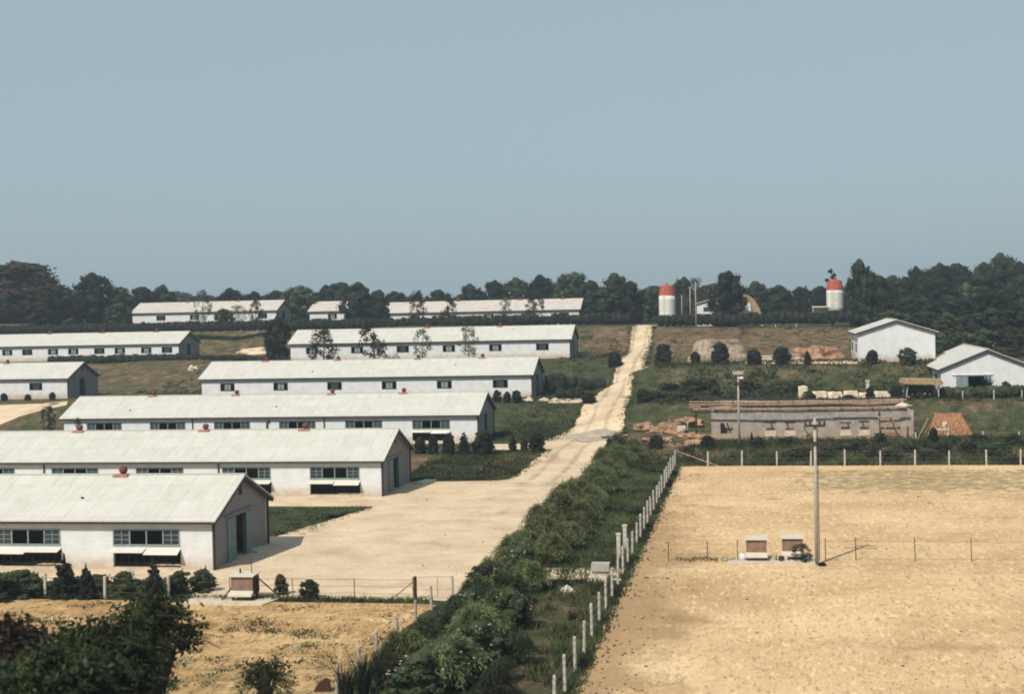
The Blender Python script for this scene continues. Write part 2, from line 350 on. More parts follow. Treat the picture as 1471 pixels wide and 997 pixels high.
EDGEN = 1
def rows_sheet(name, m, rows, ncol, off=.04, wob=.25, weed=None, edge=None):
    """rows: (y, xl, xr)"""
    b = MB(); 
    for (y, xl, xr) in rows:
        xl += wob*noise.noise((y*.9, 7.7, 1))+wob*.8*noise.noise((y*2.3, 2, 1)); xr += wob*noise.noise((y*.9, 1.7, 5))+wob*.8*noise.noise((y*2.3, 9, 1))
        for k in range(ncol+1):
            x = xl+(xr-xl)*k/ncol
            ez = 0 if (0 < k < ncol) else -.03
            b.v.append((x, y, H(x, y)+off+ez))
    n = ncol+1
    for j in range(len(rows)-1):
        for k in range(ncol): b.f.append((j*n+k, j*n+k+1, (j+1)*n+k+1, (j+1)*n+k))
    o = b.build(name, m, smooth=True)
    if weed:
        a = o.data.attributes.new('weed', 'FLOAT', 'POINT'); a.data.foreach_set('value', [weed(v[0], v[1]) for v in b.v])
    if edge:
        a = o.data.attributes.new('edge', 'FLOAT', 'POINT'); a.data.foreach_set('value', [edge(v[0], v[1]) for v in b.v])
    return tag(o, kind='structure')
XL = [(58.9,-62),(75.2,-62),(75.3,-25.8),(87.3,-23.3),(87.4,-62),(99.2,-62),(99.6,-23.6),(100.2,-18.3),(101,-17.4),(108,-16.9),(116.4,-16.5),(116.8,-22.5),(121.4,-22.7),(122.0,-18.2),(128,-17.8),(143.6,-16.6),(144,-20.5),(147.5,-20.5),(148,-16.6),(158,-15.9),(160.5,-17.6),(163,-17.6),(165,-16.2),(185,-16.6),(207,-17.2),(222,-17.4)]
XR = [(58.9,-12.7),(68,-12.2),(84,-12.05),(100,-12.2),(114,-12.0),(120,-11.2),(128,-11.9),(140,-12.1),(157,-12.9),(160,-10.4),(163,-9.8),(165.5,-12.4),(185,-13.4),(207,-14.3),(222,-14.5)]
def stepped(y): return interp(y, XL), interp(y, XR)
yy = []; t = 58.9
while t < 220: yy.append(t); t += .25
for k in XL: yy += [k[0]]
yy = sorted(set(round(v, 3) for v in yy))
rows_sheet('dirt_road', 'yard_dirt', [(y, *stepped(y)) for y in yy], 56, edge=lambda x, y: .30*sm(y, 60, 110)*sum(math.exp(-((x-interp(y, [(60, -17), (100, -14.8), (150, -14.4), (207, -15.9)])-o_)/.28)**2) for o_ in (-.85, .85))+.16*noise.noise((x*.22, y*.3, 2)))
def wl(x, y): return .13*(1-sm(y, 44, 58))+.02
def wr(x, y):
    return -.14+.34*sm(y, 84, 97)*(1-sm(y, 105, 109))*sm(x, -4, 5)
rows_sheet('left_field', 'weedy_dirt', [(y*.7, -64, -13.2+.3*noise.noise((y*.2, 0, 0))) for y in range(28, 84)], 50, .045, weed=wl, edge=lambda x, y: .10+.08*sm(y, 58, 40))
rows_sheet('right_field', 'field_dirt', [(y, -5.75, 62) for y in [12+.97*k for k in range(101)]], 70, .045, weed=wr, edge=lambda x, y: .42*(1-sm(x, -5.9, -.5))*(1-sm(y, 66, 95))+.2*(1-sm(x, -5.9, -4.2))+.10*(1-sm(abs(y-68.6), .6, 2.5))+sum(.30*math.exp(-((x-a_)/c_)**2-((y-b_)/d_)**2) for a_, b_, c_, d_ in ((-4.0, 53.2, 1.3, 1.0), (-3.2, 55.5, 1.6, .5), (-3.6, 88, 1.3, .5), (-2.0, 86.5, 1.6, .6), (-3.4, 92.5, .8, .4), (1.0, 90.5, 1.0, .35), (9, 75, 5, .35), (14, 66.5, 6, .6), (6, 52, 4, .8), (12, 83, 3, .5)))+.10*noise.noise((x*.12, y*.12, 7)))
rows_sheet('culvert_path', 'yard_dirt', [(y, -12.6, -6.0) for y in (63.6, 64.2, 65, 65.8, 66.4)], 12, .07)
def px_sheet(name, m, quads, off=.06):
    """ribbon between two pixel polylines on the terrain"""
    b = MB(); n = 10
    for (a, c) in quads:
        p, q = G(*a), G(*c)
        for k in range(n+1):
            r = p.lerp(q, k/n); b.v.append((r.x, r.y, H(r.x, r.y)+off))
    for j in range(len(quads)-1):
        for k in range(n): b.f.append((j*(n+1)+k, j*(n+1)+k+1, (j+1)*(n+1)+k+1, (j+1)*(n+1)+k))
    return tag(b.build(name, m, smooth=True), kind='structure')
px_sheet('left_track', 'yard_dirt', [((-30,584),(-30,622)), ((0,583),(0,612)), ((30,582),(28,600)), ((60,581),(60,591)), ((98,577),(96,583))])
px_sheet('upper_path', 'yard_dirt', [((925,569),(925,577)), ((950,569),(950,575)), ((975,570),(975,574)), ((996,571),(996,573.5))])
px_sheet('upper_terrace_path', 'yard_dirt', [((1070,520),(1070,524)), ((1150,519),(1150,524)), ((1232,519),(1232,524))])

# ------------------------------------------------------------------ barns
def wall_cut(b, a0, a1, z0, z1, holes, t0, t1, axis='x'):
    es = sorted(set([a0, a1]+[h[0] for h in holes]+[h[1] for h in holes])); es = [e for e in es if a0 <= e <= a1]
    for p, q in zip(es, es[1:]):
        if q-p < 1e-6: continue
        hs_ = sorted([(h[2], h[3]) for h in holes if h[0] <= p+1e-6 and h[1] >= q-1e-6]); z = z0
        for (u, v) in hs_+[(z1, z1)]:
            if u > z+1e-6:
                if axis == 'x': b.box(p, q, t0, t1, z, u)
                else: b.box(t0, t1, p, q, z, u)
            z = max(z, v)
WD = 7.8; OV = .35
def barn(name, label, loc, L, rz=0, win='wide', first=1.6, nwin=4, awn=(), pipes=(), vents=(), eave=2.36, rise=1.70, gmat='wall_grey_shaded', roof='roof_sheet',
         gdoor=True, width=WD, pair=False, group=None, specks=()):
    t = thing(name, label, 'barn', loc, rz, group)
    W_ = width; half = W_/2+OV; sl_ = rise/half
    ze = eave
    # openings
    holes = []; wins = []
    if win == 'wide': ww, z0, z1 = 3.35, 1.18, 1.96
    else: ww, z0, z1 = 1.6, 1.08, 1.88
    xw = -first; k = 0
    while k < nwin and xw-ww > -L+.4:
        wins.append((xw-ww, xw)); holes.append((xw-ww, xw, z0, z1)); k += 1
        xw -= (6.0 if not pair else (3.2 if k % 2 else 4.1))
    for i in awn: holes.append((wins[i][0], wins[i][1]+.02, .16, 1.0))
    wz = eave+OV*sl_-.04
    b = MB(); wall_cut(b, -L, 0, -.5, wz, holes, 0, .2); b.build('front_wall', 'wall_white', t)
    b = MB(); b.box(-L, 0, W_-.2, W_, -.5, wz); b.build('rear_wall', 'wall_white', t)
    # gables (+x is the seen one)
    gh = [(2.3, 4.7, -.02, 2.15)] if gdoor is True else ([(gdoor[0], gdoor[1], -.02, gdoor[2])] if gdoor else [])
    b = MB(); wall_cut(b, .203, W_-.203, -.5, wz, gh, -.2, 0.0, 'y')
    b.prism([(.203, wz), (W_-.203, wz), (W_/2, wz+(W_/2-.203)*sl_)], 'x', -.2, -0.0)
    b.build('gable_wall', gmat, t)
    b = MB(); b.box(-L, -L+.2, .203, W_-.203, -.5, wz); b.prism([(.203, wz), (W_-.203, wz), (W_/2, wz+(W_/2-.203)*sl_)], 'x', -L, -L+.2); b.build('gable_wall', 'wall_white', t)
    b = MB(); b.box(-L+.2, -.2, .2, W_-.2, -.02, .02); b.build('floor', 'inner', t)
    b = MB(); b.box(-L+.2, -.2, 2.2, 2.3, .02, wz-.1); b.build('dark_backing', 'inside', t)  # dark sheet added behind the openings so the interior stays black
    # roof: one corrugated sheet body on each slope, 7 cm thick
    th = .07
    def zr(y): return eave+(y+OV)*sl_ if y <= W_/2 else eave+(W_+OV-y)*sl_
    b = MB(); b.prism([(-OV, eave), (W_/2, eave+rise), (W_+OV, eave), (W_+OV, eave+th), (W_/2, eave+rise+th), (-OV, eave+th)], 'x', -L-.3, .3)
    r = b.build('roof', roof, t)
    b = MB(); b.box(-L-.3, .3, -.09, .09, 0, .05); rg = b.build('ridge_cap', roof, r); rg.location = (0, W_/2, eave+rise+th-.015)
    b = MB(); b.box(-L-.28, .28, -OV+.03, -OV+.10, eave-.11, eave+.005); b.build('fascia', 'fascia', t)
    b = MB(); b.box(-L-.28, .28, W_+OV-.10, W_+OV-.03, eave-.11, eave+.005); b.build('fascia', 'fascia', t)
    # rake boards on the seen gable
    for sgn in (0, 1):
        b = MB()
        ya, yb = (-OV+.12, W_/2) if sgn == 0 else (W_/2, W_+OV-.12)
        za, zb = zr(ya), zr(yb)
        b.prism([(ya, za-.20), (yb, zb-.20), (yb, zb-.005), (ya, za-.005)], 'x', .2, .26)
        b.build('rake_board', 'dark_metal', t)
    if gh:
        y0, y1, _, zt = gh[0]
        b = MB(); b.box(-.03, .10, y0-.7, y1+.7, zt+.12, zt+.2); b.build('door_hood', gmat, t)
        b = MB(); b.box(.015, .06, y0-.35, y0+.75, 0, zt+.02); b.build('door', 'teal_door', t)
        b = MB(); b.box(.015, .05, y1-.15, y1+.5, 0, zt+.02); b.build('door', 'teal_door', t)
    if gdoor is True:
        b = MB(); b.box(.004, .04, W_/2-.18, W_/2+.18, eave+rise-.95, eave+rise-.5); b.build('gable_vent', 'dark_metal', t)
        b = MB(); b.tube([(.07, W_-.05, 0), (.07, W_-.05, eave)], .06, 6); b.build('downpipe_or_shade_strip', 'dark_metal', t)
        b = MB(); b.tube([(.06, .03, 0), (.06, .03, eave-.1), (.06, -OV+.1, eave)], .075, 6); b.build('downpipe_or_shade_strip', 'dark_metal', t)  # dark strip standing in for the shaded wall corner, shaped as a pipe
    for px_ in pipes:
        b = MB(); b.tube([(-px_, -.07, .02), (-px_, -.07, eave-.15), (-px_, -OV+.06, eave-.04)], .05, 6); b.build('downpipe_or_shade_strip', 'fascia', t)
    # windows
    for i, (x0, x1) in enumerate(wins):
        f = MB(); fw = .06
        f.box(x0, x1, -.02, .08, z1-fw, z1); f.box(x0, x1, -.05, .08, z0, z0+fw); 
        f.box(x0, x0+fw, -.02, .08, z0+fw, z1-fw); f.box(x1-fw, x1, -.02, .08, z0+fw, z1-fw)
        if win == 'wide':
            q = (x1-x0)/4; s_ = random.choice([0, 0, .25, -.2]) if i else 0
            for k in (1, 2, 3): f.box(x0+q*k-.03, x0+q*k+.03, 0, .07, z0+fw, z1-fw)
            W0 = f.build('window', 'teal_frame', t)
            for (pa, pb) in ((x0+fw, x0+q-.03), (x1-q+.03, x1-fw)):
                g_ = MB().box(pa, pb, .045, .055, z0+fw, z1-fw); g_.build('pane', 'glass', W0)
                m_ = MB(); cx = (pa+pb)/2; hz = (z1-z0-2*fw)/3
                m_.box(cx-.016, cx+.016, .01, .04, z0+fw, z1-fw)
                for k in (1, 2): m_.box(pa, pb, .012, .038, z0+fw+hz*k-.012, z0+fw+hz*k+.012)
                m_.build('muntin', 'teal_frame', W0)
            if False:
                x_ = x0+q*(1.5 if s_ > 0 else 2.5); sh = MB(); sh.box(x_-q*.38, x_-q*.30, .085, .11, z0+fw, z1-fw); sh.box(x_+q*.30, x_+q*.38, .085, .11, z0+fw, z1-fw); sh.build('sliding_sash', 'teal_frame', W0)
        else:
            W0 = f.build('window', 'dark_metal', t)
            q = (x1-x0); MB().box(x0+q*.27, x0+q*.73, .06, .075, z0+fw, z1-fw).build('pane', 'teal_frame' if (i*7+len(name)) % 3 else 'glass', W0)
            m_ = MB(); m_.box(x0+q*.25, x0+q*.28, .0, .055, z0+fw, z1-fw); m_.box(x0+q*.72, x0+q*.75, .0, .055, z0+fw, z1-fw); m_.box(x0+q*.485, x0+q*.515, .02, .055, z0+fw, z1-fw); m_.build('muntin', 'dark_metal', W0)
    for i in awn:
        x0, x1 = wins[i]; mid = (x0+x1)/2
        for j, (a, c) in enumerate(((x0-.03, mid-.015), (mid+.015, x1+.03))):
            dz = .12+.09*((i+j) % 2); b = MB()
            b.prism([(0.0, 1.03), (-.48, 1.03-dz), (-.48, 1.06-dz), (0, 1.065)], 'x', a, c); aw = b.build('awning_flap', 'awning', t)
            MB().tube([((a+c)/2, -.48, 1.02-dz), ((a+c)/2, -.01, .55)], .012, 5).build('stay', 'dark_metal', aw)
        b = MB(); b.box(x0-.1, x1+.1, -.14, -.003, .04, .13); b.build('sill', 'concrete', t)
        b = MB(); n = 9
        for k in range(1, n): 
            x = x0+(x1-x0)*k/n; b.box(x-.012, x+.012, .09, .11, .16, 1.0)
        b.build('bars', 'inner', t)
    for vx in vents:
        vt = MB().box(-vx-.38, -vx+.38, W_/2-.34, W_/2+.26, eave+rise-.05, eave+rise+.10).build('roof_vent', 'terracotta', t)
        b = MB(); b.lathe([(.10, 0), (.16, .06), (.21, .16), (.21, .28), (.16, .36), (.07, .40)], 12, (-vx+.08, W_/2-.05, eave+rise+.10)); b.build('vent_pot', 'rust', vt, smooth=True)
    for (sx, sy) in specks:
        z = zr(sy)+th*1.05; MB().blob((-sx, sy, z+.03), (.09, .08, .05), 3, .3).build('patch', 'fascia', r)
    if win == 'wide':
        b = MB(); b.box(-L-.3, -1.0, -.75, -.01, -.1, .03); b.build('plinth', 'concrete', t)
    return t
GB = 'long poultry barns set in parallel rows'
def bx(px, y): return onY(px, y).x
barn('poultry_barn', 'nearest long white barn with pale flaps over dark openings, beside the yard', (-25.27, 65.2, 0), 26, nwin=4, awn=(0, 1, 2, 3), vents=(6.15, 14.6), group=GB, specks=((7.2, 1.6),), first=1.6)
barn('poultry_barn', 'second long white barn from the front, directly behind the nearest barn', (-24.0, 91.8, 0), 40, nwin=6, awn=(0, 1, 2, 3, 4, 5), first=1.44, pipes=(11.0, 23.3), vents=(6.3, 13.4, 22.6, 31.5), group=GB)
barn('poultry_barn', 'third long white barn from the front, dark bushes before its right end', (-23.7, 123.5, .57), 37.9, nwin=6, awn=(0, 1, 2, 3, 4, 5), first=2.38, pipes=(13.6, 25.7), vents=(7.4, 14.0, 23.0, 31.0), group=GB, specks=((18.4, 1.4), (32, 1)))
barn('poultry_barn', 'fourth long white barn from the front, with small dark shuttered windows', (-23.2, 151.4, 2.66), 36.2, nwin=6, win='small', first=2.49, vents=(5.9, 13.0, 22.0, 30.2), group=GB, specks=((24, 1.0), (8.5, 2.2)))
barn('poultry_barn', 'fifth long white barn, small trees standing before its front wall, below the crest hedge', (-22.95, 182.1, 5.63), 36.3, nwin=6, win='small', first=2.64, vents=(9.5, 19, 27.5), group=GB, specks=((13.5, 1.5), (7.6, 2.8)))
pa = onY(97, 159.3)
barn('poultry_barn', 'barn at left edge with grey gable, above the pale dirt track', (pa.x, 159.3, 2.62), 36, nwin=5, win='small', first=3.1, vents=(9.5, 18), group=GB)
pb = onY(257, 203)
barn('poultry_barn', 'upper left white barn with paired small windows behind a clipped hedge', (pb.x, 203, 5.55), 40, nwin=12, win='small', first=1.0, vents=(5, 13.5, 22), pair=True, group=GB)
# crest barns
c = onY(397, 236); barn('poultry_barn', 'weathered pale barn on the hilltop at left, half hidden by young trees', (c.x, 236, H(c.x, 238)-.15), 25.5, nwin=6, win='small', first=1.6, roof='roof_old', group=GB, vents=(8, 17))
c = onY(832, 229); barn('poultry_barn', 'long weathered barn on the hilltop behind the hedge, left of the big dark trees', (c.x, 229, H(c.x, 229)), 31.5, nwin=9, win='small', first=1.6, roof='roof_old', group=GB, vents=(3, 10, 20))
c = onY(497, 246); barn('small_barn', 'small pale shed roof on the hilltop between dark trees, left of the long weathered barn', (c.x, 246, H(c.x, 246)-.3), 6.5, nwin=1, win='small', first=1.6, roof='roof_old')
# right sheds
c = G(1233, 520.5)
barn('white_shed', 'tall white shed with blank gable and two round shrubs against it, upper right terrace', (c.x, c.y, c.z), 11, rz=-pi/2, nwin=2, win='small', first=2, gmat='wall_white', gdoor=None, eave=3.0, rise=1.35, group=None)
c = onY(1352, 144.8)
barn('white_shed', 'low white shed with wide black doorway in its gable, far right beside spiky plant', (c.x, 144.8, 2.85), 16, rz=-pi/2, nwin=2, win='small', first=3, gmat='wall_white', gdoor=(1.75, 4.1, 1.75), eave=2.4, rise=1.9, width=8.6)

# ------------------------------------------------------------------ silos, arched hut, shelters
def silo(label, loc, h, r=1.25, legs=False):
    t = thing('silo', label, 'silo', loc, group='white silos with red caps')
    z0 = .9 if legs else 0
    prof = [(r*.97, z0)]; n = 6
    for k in range(n+1): prof += [(r, z0+.02+(h-z0-.04)*k/n)]
    b = MB().lathe(prof, 28); body = b.build('body', 'silo_white', t, smooth=True)
    for k in range(1, n): MB().lathe([(r+.005, -.02), (r+.03, 0), (r+.005, .02)], 28, (0, 0, z0+(h-z0)*k/n)).build('hoop', 'silo_white', body)
    cap = MB().lathe([(r*1.03, h), (r*1.0, h+.25), (r*.90, h+.85), (r*.82, h+1.35), (r*.55, h+1.54), (.12, h+1.6)], 28).build('red_cap', 'silo_red', t, smooth=False)
    MB().lathe([(.1, h+1.55), (.13, h+1.8), (.03, h+2.0)], 10).build('finial', 'silo_red', cap)
    for q in range(4 if legs else 0):
        a = pi/4+q*pi/2; MB().tube([(cos(a)*r*.85, sin(a)*r*.85, 0), (cos(a)*r*.85, sin(a)*r*.85, z0+.1)], .1, 6).build('leg', 'post_white', t)
    b = MB()
    for s_ in (-.18, .18): b.tube([(s_-.5, -r-.12, 0), (s_-.5, -r-.12, h+.2)], .025, 5)
    for k in range(14): b.tube([(-.68, -r-.12, .3+k*.4), (-.32, -r-.12, .3+k*.4)], .02, 4)
    b.build('ladder', 'silo_white', t)
    return t
c = onY(959, 223); silo('white silo with red cap standing at the top of the dirt road', (c.x, 223, c.z), 5.6-1.0+.05)
c = onY(1200, 226); c2 = AY(1200, 455, 226); silo('white silo with red cap beside a flat canopy, partly behind a dark tree', (c.x, 226, c2.z), 4.05, legs=True)
c = onY(1178, 226)
t = thing('feed_canopy', 'small white flat-roofed canopy at the foot of the right-hand silo', 'shelter', (c.x, 224.5, AY(1178, 457, 224.5).z))
MB().box(-1.2, 1.3, -1.2, 1.2, 1.6, 1.8).build('canopy_roof', 'panel', t); MB().box(-.8, 1.0, .1, 1.1, -.5, 1.6).build('hut', 'wall_white', t)
for a, b_ in ((-1.1, -1.1), (1.2, -1.1)): MB().box(a-.06, a+.06, b_-.06, b_+.06, -.6, 1.6).build('post', 'post_white', t)
c = onY(1050, 226)
t = thing('arched_hut', 'low white hut with a tan arched end wall behind the crest hedge and dark tree', 'hut', (c.x, 226, c.z+.2))
L_ = AY(1001, 440, 226).x-c.x; R_ = AY(1096, 440, 226).x-c.x; M_ = AY(1078, 440, 226).x-c.x
zt = AY(1050, 431, 226).z-c.z-.2; zl = AY(1001, 437, 226).z-c.z-.2
MB().prism([(L_, -.5), (M_+.3, -.5), (M_, zl), (M_-1, zl+.3), (-.2, zt+.25), (L_+1.8, zt), (L_, zl)], 'y', 0, 5).build('front_block', 'wall_white', t)
MB().prism([(L_-.2, zl+.02), (L_+1.9, zt+.05), (-.2, zt+.3), (-.2, zt+.4), (L_+1.9, zt+.17), (L_-.25, zl+.12)], 'y', -.3, 5.2).build('roof', 'roof_sheet', t)
MB().box(L_+1.0, L_+2.5, -.04, -.003, zl-1.15, zl-.45).build('window', 'glass', t)
arc = [(M_-1.1+cos(a)*(R_-M_+1.1), -.5+sin(a)*(zt+1.35)) for a in [pi/2*k/10 for k in range(11)]]
MB().prism([(M_-1.1, -.5)]+arc, 'y', .3, 4).build('arched_end', 'straw', t)
c = onY(1128, 224)
t = thing('long_trough', 'low white railed trough on the hilltop left of the canopy', 'trough', (c.x, 219, c.z+1.0))
MB().box(-1.6, 1.6, -.3, .3, .45, .6).build('rail', 'post_white', t)
for x in (-1.5, 1.5): MB().box(x-.07, x+.07, -.2, .2, -1.2, .45).build('leg', 'post_white', t)

# building under construction
t = thing('unfinished_building', 'long grey block building under construction with loose roof poles', 'building', (-3.75, 123.3, .68))
BL = 16.4
holes = [(.75, 1.75, .5, 1.4), (7.9, 8.25, .2, .5), (9.6, 9.9, 1.5, 1.75), (3.2, 3.45, 1.6, 1.85), (4.5, 5.2, .75, 1.4), (6.1, 6.8, .75, 1.4), (10.6, 11.3, .75, 1.3), (12.1, 12.8, .75, 1.4), (13.75, 15.35, 0, 1.75)]
b = MB(); wall_cut(b, 0, BL, -.4, 2.35, holes, 0, .25); b.build('front_wall', 'wall_block', t)
b = MB(); b.box(0, .25, .253, 5.6, -.4, 2.6); b.build('side_wall', 'wall_block', t)
b = MB(); b.box(BL-.25, BL, .253, 5.6, -.4, 2.2); b.build('side_wall', 'wall_block', t)
b = MB(); b.box(.25, BL-.25, 5.35, 5.6, -.4, 3.0); b.build('rear_wall', 'wall_block', t)
b = MB(); b.box(.25, BL-.25, .3, 5.3, -.1, .03); b.build('floor', 'earth_orange', t)
for (x0, x1, z0, z1) in holes[4:8]:
    MB().box(x0-.1, x1+.1, -.05, .0, z0-.5, z0-.03).build('sill_slab', 'concrete', t)
    MB().box(x0-.1, x1+.1, -.04, -.003, z1+.0, z1+.1).build('lintel', 'fascia', t)
random.seed(3)
for k in range(11):
    f_ = k/10; y = -.65+f_*5.6; z = 2.42+.09*(k % 2)+f_*.62
    x0 = -1.4+random.uniform(-.6, .6) if k < 8 else -.2; x1 = BL-random.uniform(-.6, 1.5)
    n = 6; pts = [(x0+(x1-x0)*q/n, y+random.uniform(-.08, .08), z+random.uniform(-.04, .04)-.06*sin(pi*q/n)) for q in range(n+1)]
    MB().tube(pts, random.uniform(.055, .09), 6).build('roof_pole', 'pole_wood' if k % 3 else 'fascia', t)
for k in range(14):
    x = -.9+k*1.28; MB().tube([(x, -.12, 2.38), (x+random.uniform(-.1, .1), 5.4, 2.93)], .06, 5).build('rafter', 'fascia', t)
MB().tube([(-1.25, -.3, -.1), (-1.25, -.3, 2.4)], .07, 6).build('prop_post', 'fascia', t)
for q, (a, b_) in enumerate((((13.7, -.25, 0), (14.5, -.25, 1.7)), ((15.4, -.25, 0), (14.6, -.25, 1.7)), ((13.5, -.25, 1.75), (15.6, -.25, 1.8)), ((13.6, -.25, 0), (13.6, -.25, 2.5)), ((15.8, -.3, 0), (15.8, -.3, 1.3)), ((16.6, -.3, -.1), (17.6, .4, 1.6)))):
    MB().tube([a, b_], .055, 5).build('prop', 'pole_wood', t)
MB().blob((1.0, 1.0, 2.62), (1.3, .7, .14), 2, .3).build('straw_bundle', 'straw', t)
MB().blob((BL-.8, .9, 2.6), (.8, .5, .22), 5, .3).build('plaster_lump', 'panel', t)

# thatched shelter with truck under it
c = onY(1322, 139)
t = thing('thatched_shelter', 'tan thatched flat shelter on leaning white poles beside the low white shed', 'shelter', (c.x, 139, c.z-.05), rz=.05)
x0 = AY(1296, 550, 139).x-c.x; x1 = AY(1347, 550, 139).x-c.x; zt = AY(1320, 548, 139).z-c.z
b = MB(); b.prism([(x0-.1, zt-.08), (x1+.2, zt-.24), (x1+.28, zt-.05), (x1+.1, zt+.2), (0, zt+.3), (x0, zt+.32)], 'y', -1.5, 1.6); b.build('thatch_roof', 'straw', t)
for (a, b_, l) in ((x0+.25, -1.1, .12), (x0+.25, 1.0, .12), (x1-.1, -1.1, 0), (x1-.1, 1.0, 0)):
    MB().tube([(a-l, b_, -.15), (a+l, b_, zt+.02)], .06, 6).build('pole', 'post_white', t)
t2 = thing('parked_cart', 'dark grey cart with two wheels parked under the thatched shelter', 'cart', (c.x+.1, 139.6, c.z))
MB().box(-1.3, 1.1, -.5, .6, .5, 1.15).build('cart_body', 'truck', t2); MB().box(.5, 1.1, -.4, .5, 1.15, 1.6).build('load', 'straw', t2)
for x in (-.8, .75):
    w = MB().tube([(x, -.62, .36), (x, -.48, .36)], .36, 14).build('wheel', 'dark_metal', t2)
    MB().tube([(x, -.64, .36), (x, -.625, .36)], .12, 10).build('hub', 'stone', w)
MB().tube([(-1.3, .05, .6), (-2.1, .05, .35)], .05, 6).build('drawbar', 'truck', t2)

# orange lumber stack (tent of boards)
c = G(1362, 624)
t = thing('lumber_stack', 'orange boards leaned together like a tent beside the unfinished building', 'lumber stack', (c.x, c.y, c.z), rz=.03)
for k in range(17):
    f_ = k/16; xb = -1.75+3.5*f_; xt = -.95+1.95*f_
    MB().tube([(xb, -1.0+random.uniform(-.05, .05), 0), (xt, .0, 1.62+random.uniform(-.04, .05))], .085, 4).build('board', 'orange_wood', t)
for k in range(12):
    f_ = k/11; MB().tube([(-1.7+3.4*f_, 1.0, 0), (-.95+1.9*f_, .1, 1.6)], .08, 4).build('board', 'orange_wood', t)
MB().tube([(-1.1, 0, 1.66), (1.15, 0, 1.7)], .07, 6).build('ridge_pole', 'orange_wood', t)
c = G(1352, 628)
t = thing('work_bench', 'pale rough table with thin legs in front of the orange lumber', 'table', (c.x, c.y-.4, c.z))
MB().box(-.7, .6, -.25, .25, .6, .7).build('table_top', 'concrete', t)
for x in (-.6, .5):
    for y in (-.2, .2): MB().box(x-.04, x+.04, y-.04, y+.04, -.05, .6).build('leg', 'post_white', t)
MB().blob((.25, 0, 1.0), (.22, .18, .32), 4, .25).build('bundle', 'stone', t)

# stacked sacks behind the unfinished building
random.seed(11)
spots = [(1154, 1.35, .55), (1176, .85, .9), (1199, .8, .8), (1222, .9, .8), (1243, .75, .75), (1264, .85, .9), (1281, .6, .55)]
for i, (px, hh, ww) in enumerate(spots):
    c = onY(px, 139.2); zz = AY(px, 575, 139.2).z
    t = thing('covered_stack', '%s pale canvas-covered stack from the left, behind the unfinished building' % ORD[i], 'stack', (c.x, 139.2, zz-.25), rz=random.uniform(-.1, .1), group='canvas-covered stacks')
    b = MB(); nn = 12
    def prof(z, r): return r*(1.0 if z < .7 else .9)
    w_ = ww*.82
    b.blob((0, 0, (hh+.2)*.5), (w_*1.12, .75, (hh+.3)*.62), i+2, .12, 1.5, 16, 12, flat=-.1); 
    vv = []
    for v in b.v:
        x, y, z = v; x = max(-w_, min(w_, x*1.25)); y = max(-.6, min(.6, y*1.3)); z = min(z*1.1, hh+.2+.06*noise.noise((x*3, y*3, i))); vv.append((x, y, z))
    b.v = vv; b.build('canvas', 'sack', t); MB().tube([(-w_*.98, -.66, .5*hh), (0, -.68, .42*hh), (w_*.98, -.66, .5*hh)], .02, 4).build('rope', 'wire', t)
c = onY(1247, 139.6); t = thing('stone_marker', 'short pale upright post between the canvas stacks', 'post', (c.x, 139.9, c.z))
MB().box(-.14, .14, -.14, .14, -.2, 1.55).build('shaft', 'post_white', t); MB().box(-.2, .2, -.2, .2, 1.55, 1.72).build('cap', 'post_white', t)

# earth piles
def mound(name, label, c, r, m, seed, amp=.25, cat='earth pile', top=None):
    b = MB().blob((0, 0, 0), r, seed, amp, 1.6, 40, 24, flat=-.15)
    b.v = [(x, y, z+(.12*noise.noise((x*1.4, y*1.4, seed))+.07*noise.noise((x*4, y*4, seed)) if z > -.1 else 0)) for x, y, z in b.v]
    if top: b.v = [(x*(1+.12*(z < .6)), y, min(z, top+.12*noise.noise((x, y, 5)))) for x, y, z in b.v]
    o = b.build(name, m, smooth=False); o.location = c; return tag(o, label, cat)
c = G(1029, 521); mound('earth_pile', 'big grey-brown flat-topped heap on the upper terrace, left of the small piles', (c.x, c.y+1.9, c.z), (2.75, 2.0, 3.3), 'earth_pale', 3, .16, top=2.45)
c = G(1172, 517); mound('earth_pile', 'low orange-brown heap with pale stones left of the tall white shed', (c.x, c.y+1, c.z), (2.4, 1.5, 1.35), 'earth_orange', 6, .3)
c = G(1142, 519); mound('earth_pile', 'small pale heap beside the cone-shaped bush on the upper terrace', (c.x, c.y, c.z), (1.0, .7, .6), 'earth_pale', 8, .3)
c = G(365, 508); mound('earth_pile', 'pale sand heap left of the fifth barn, at a rounded dark shrub', (c.x, c.y, c.z), (2.6, 1.3, .75), 'yard_dirt', 12, .3)
c = G(860, 628); o = mound('gravel_heap', 'flat grey gravel heap spread on the dirt road', (c.x, c.y, c.z-.05), (2.3, 4.2, .42), 'gravel', 15, .3, 'gravel')
for i, (px, py, w, h) in enumerate([(925, 618, 1.1, .45), (960, 622, 1.6, .6), (990, 610, 1.4, .5), (1000, 632, 1.5, .45), (948, 634, 1.0, .35), (985, 640, 1.3, .35)]):
    c = G(px, py); mound('earth_pile', '%s small orange dirt heap from the left, beside the unfinished building' % ORD[i], (c.x, c.y, c.z), (w, w*.8, h), 'earth_orange', 20+i, .4)
c = G(965, 626); t = thing('broken_frame', 'splintered timber and pale board propped on orange dirt by the road', 'timber', (c.x, c.y-.6, c.z+.2))
for a, b_ in (((-.9, 0, 0), (-.1, .1, 1.2)), ((.6, 0, 0), (-.2, .1, 1.25)), ((.9, -.1, .1), (2.0, -.2, -.1)), ((-.2, .0, .8), (.9, .1, .9))): MB().tube([a, b_], .05, 5).build('beam', 'pole_wood', t)
MB().prism([(.5, .1), (1.3, .55), (1.2, .75), (.6, .7)], 'y', -.1, 0).build('board', 'panel', t)
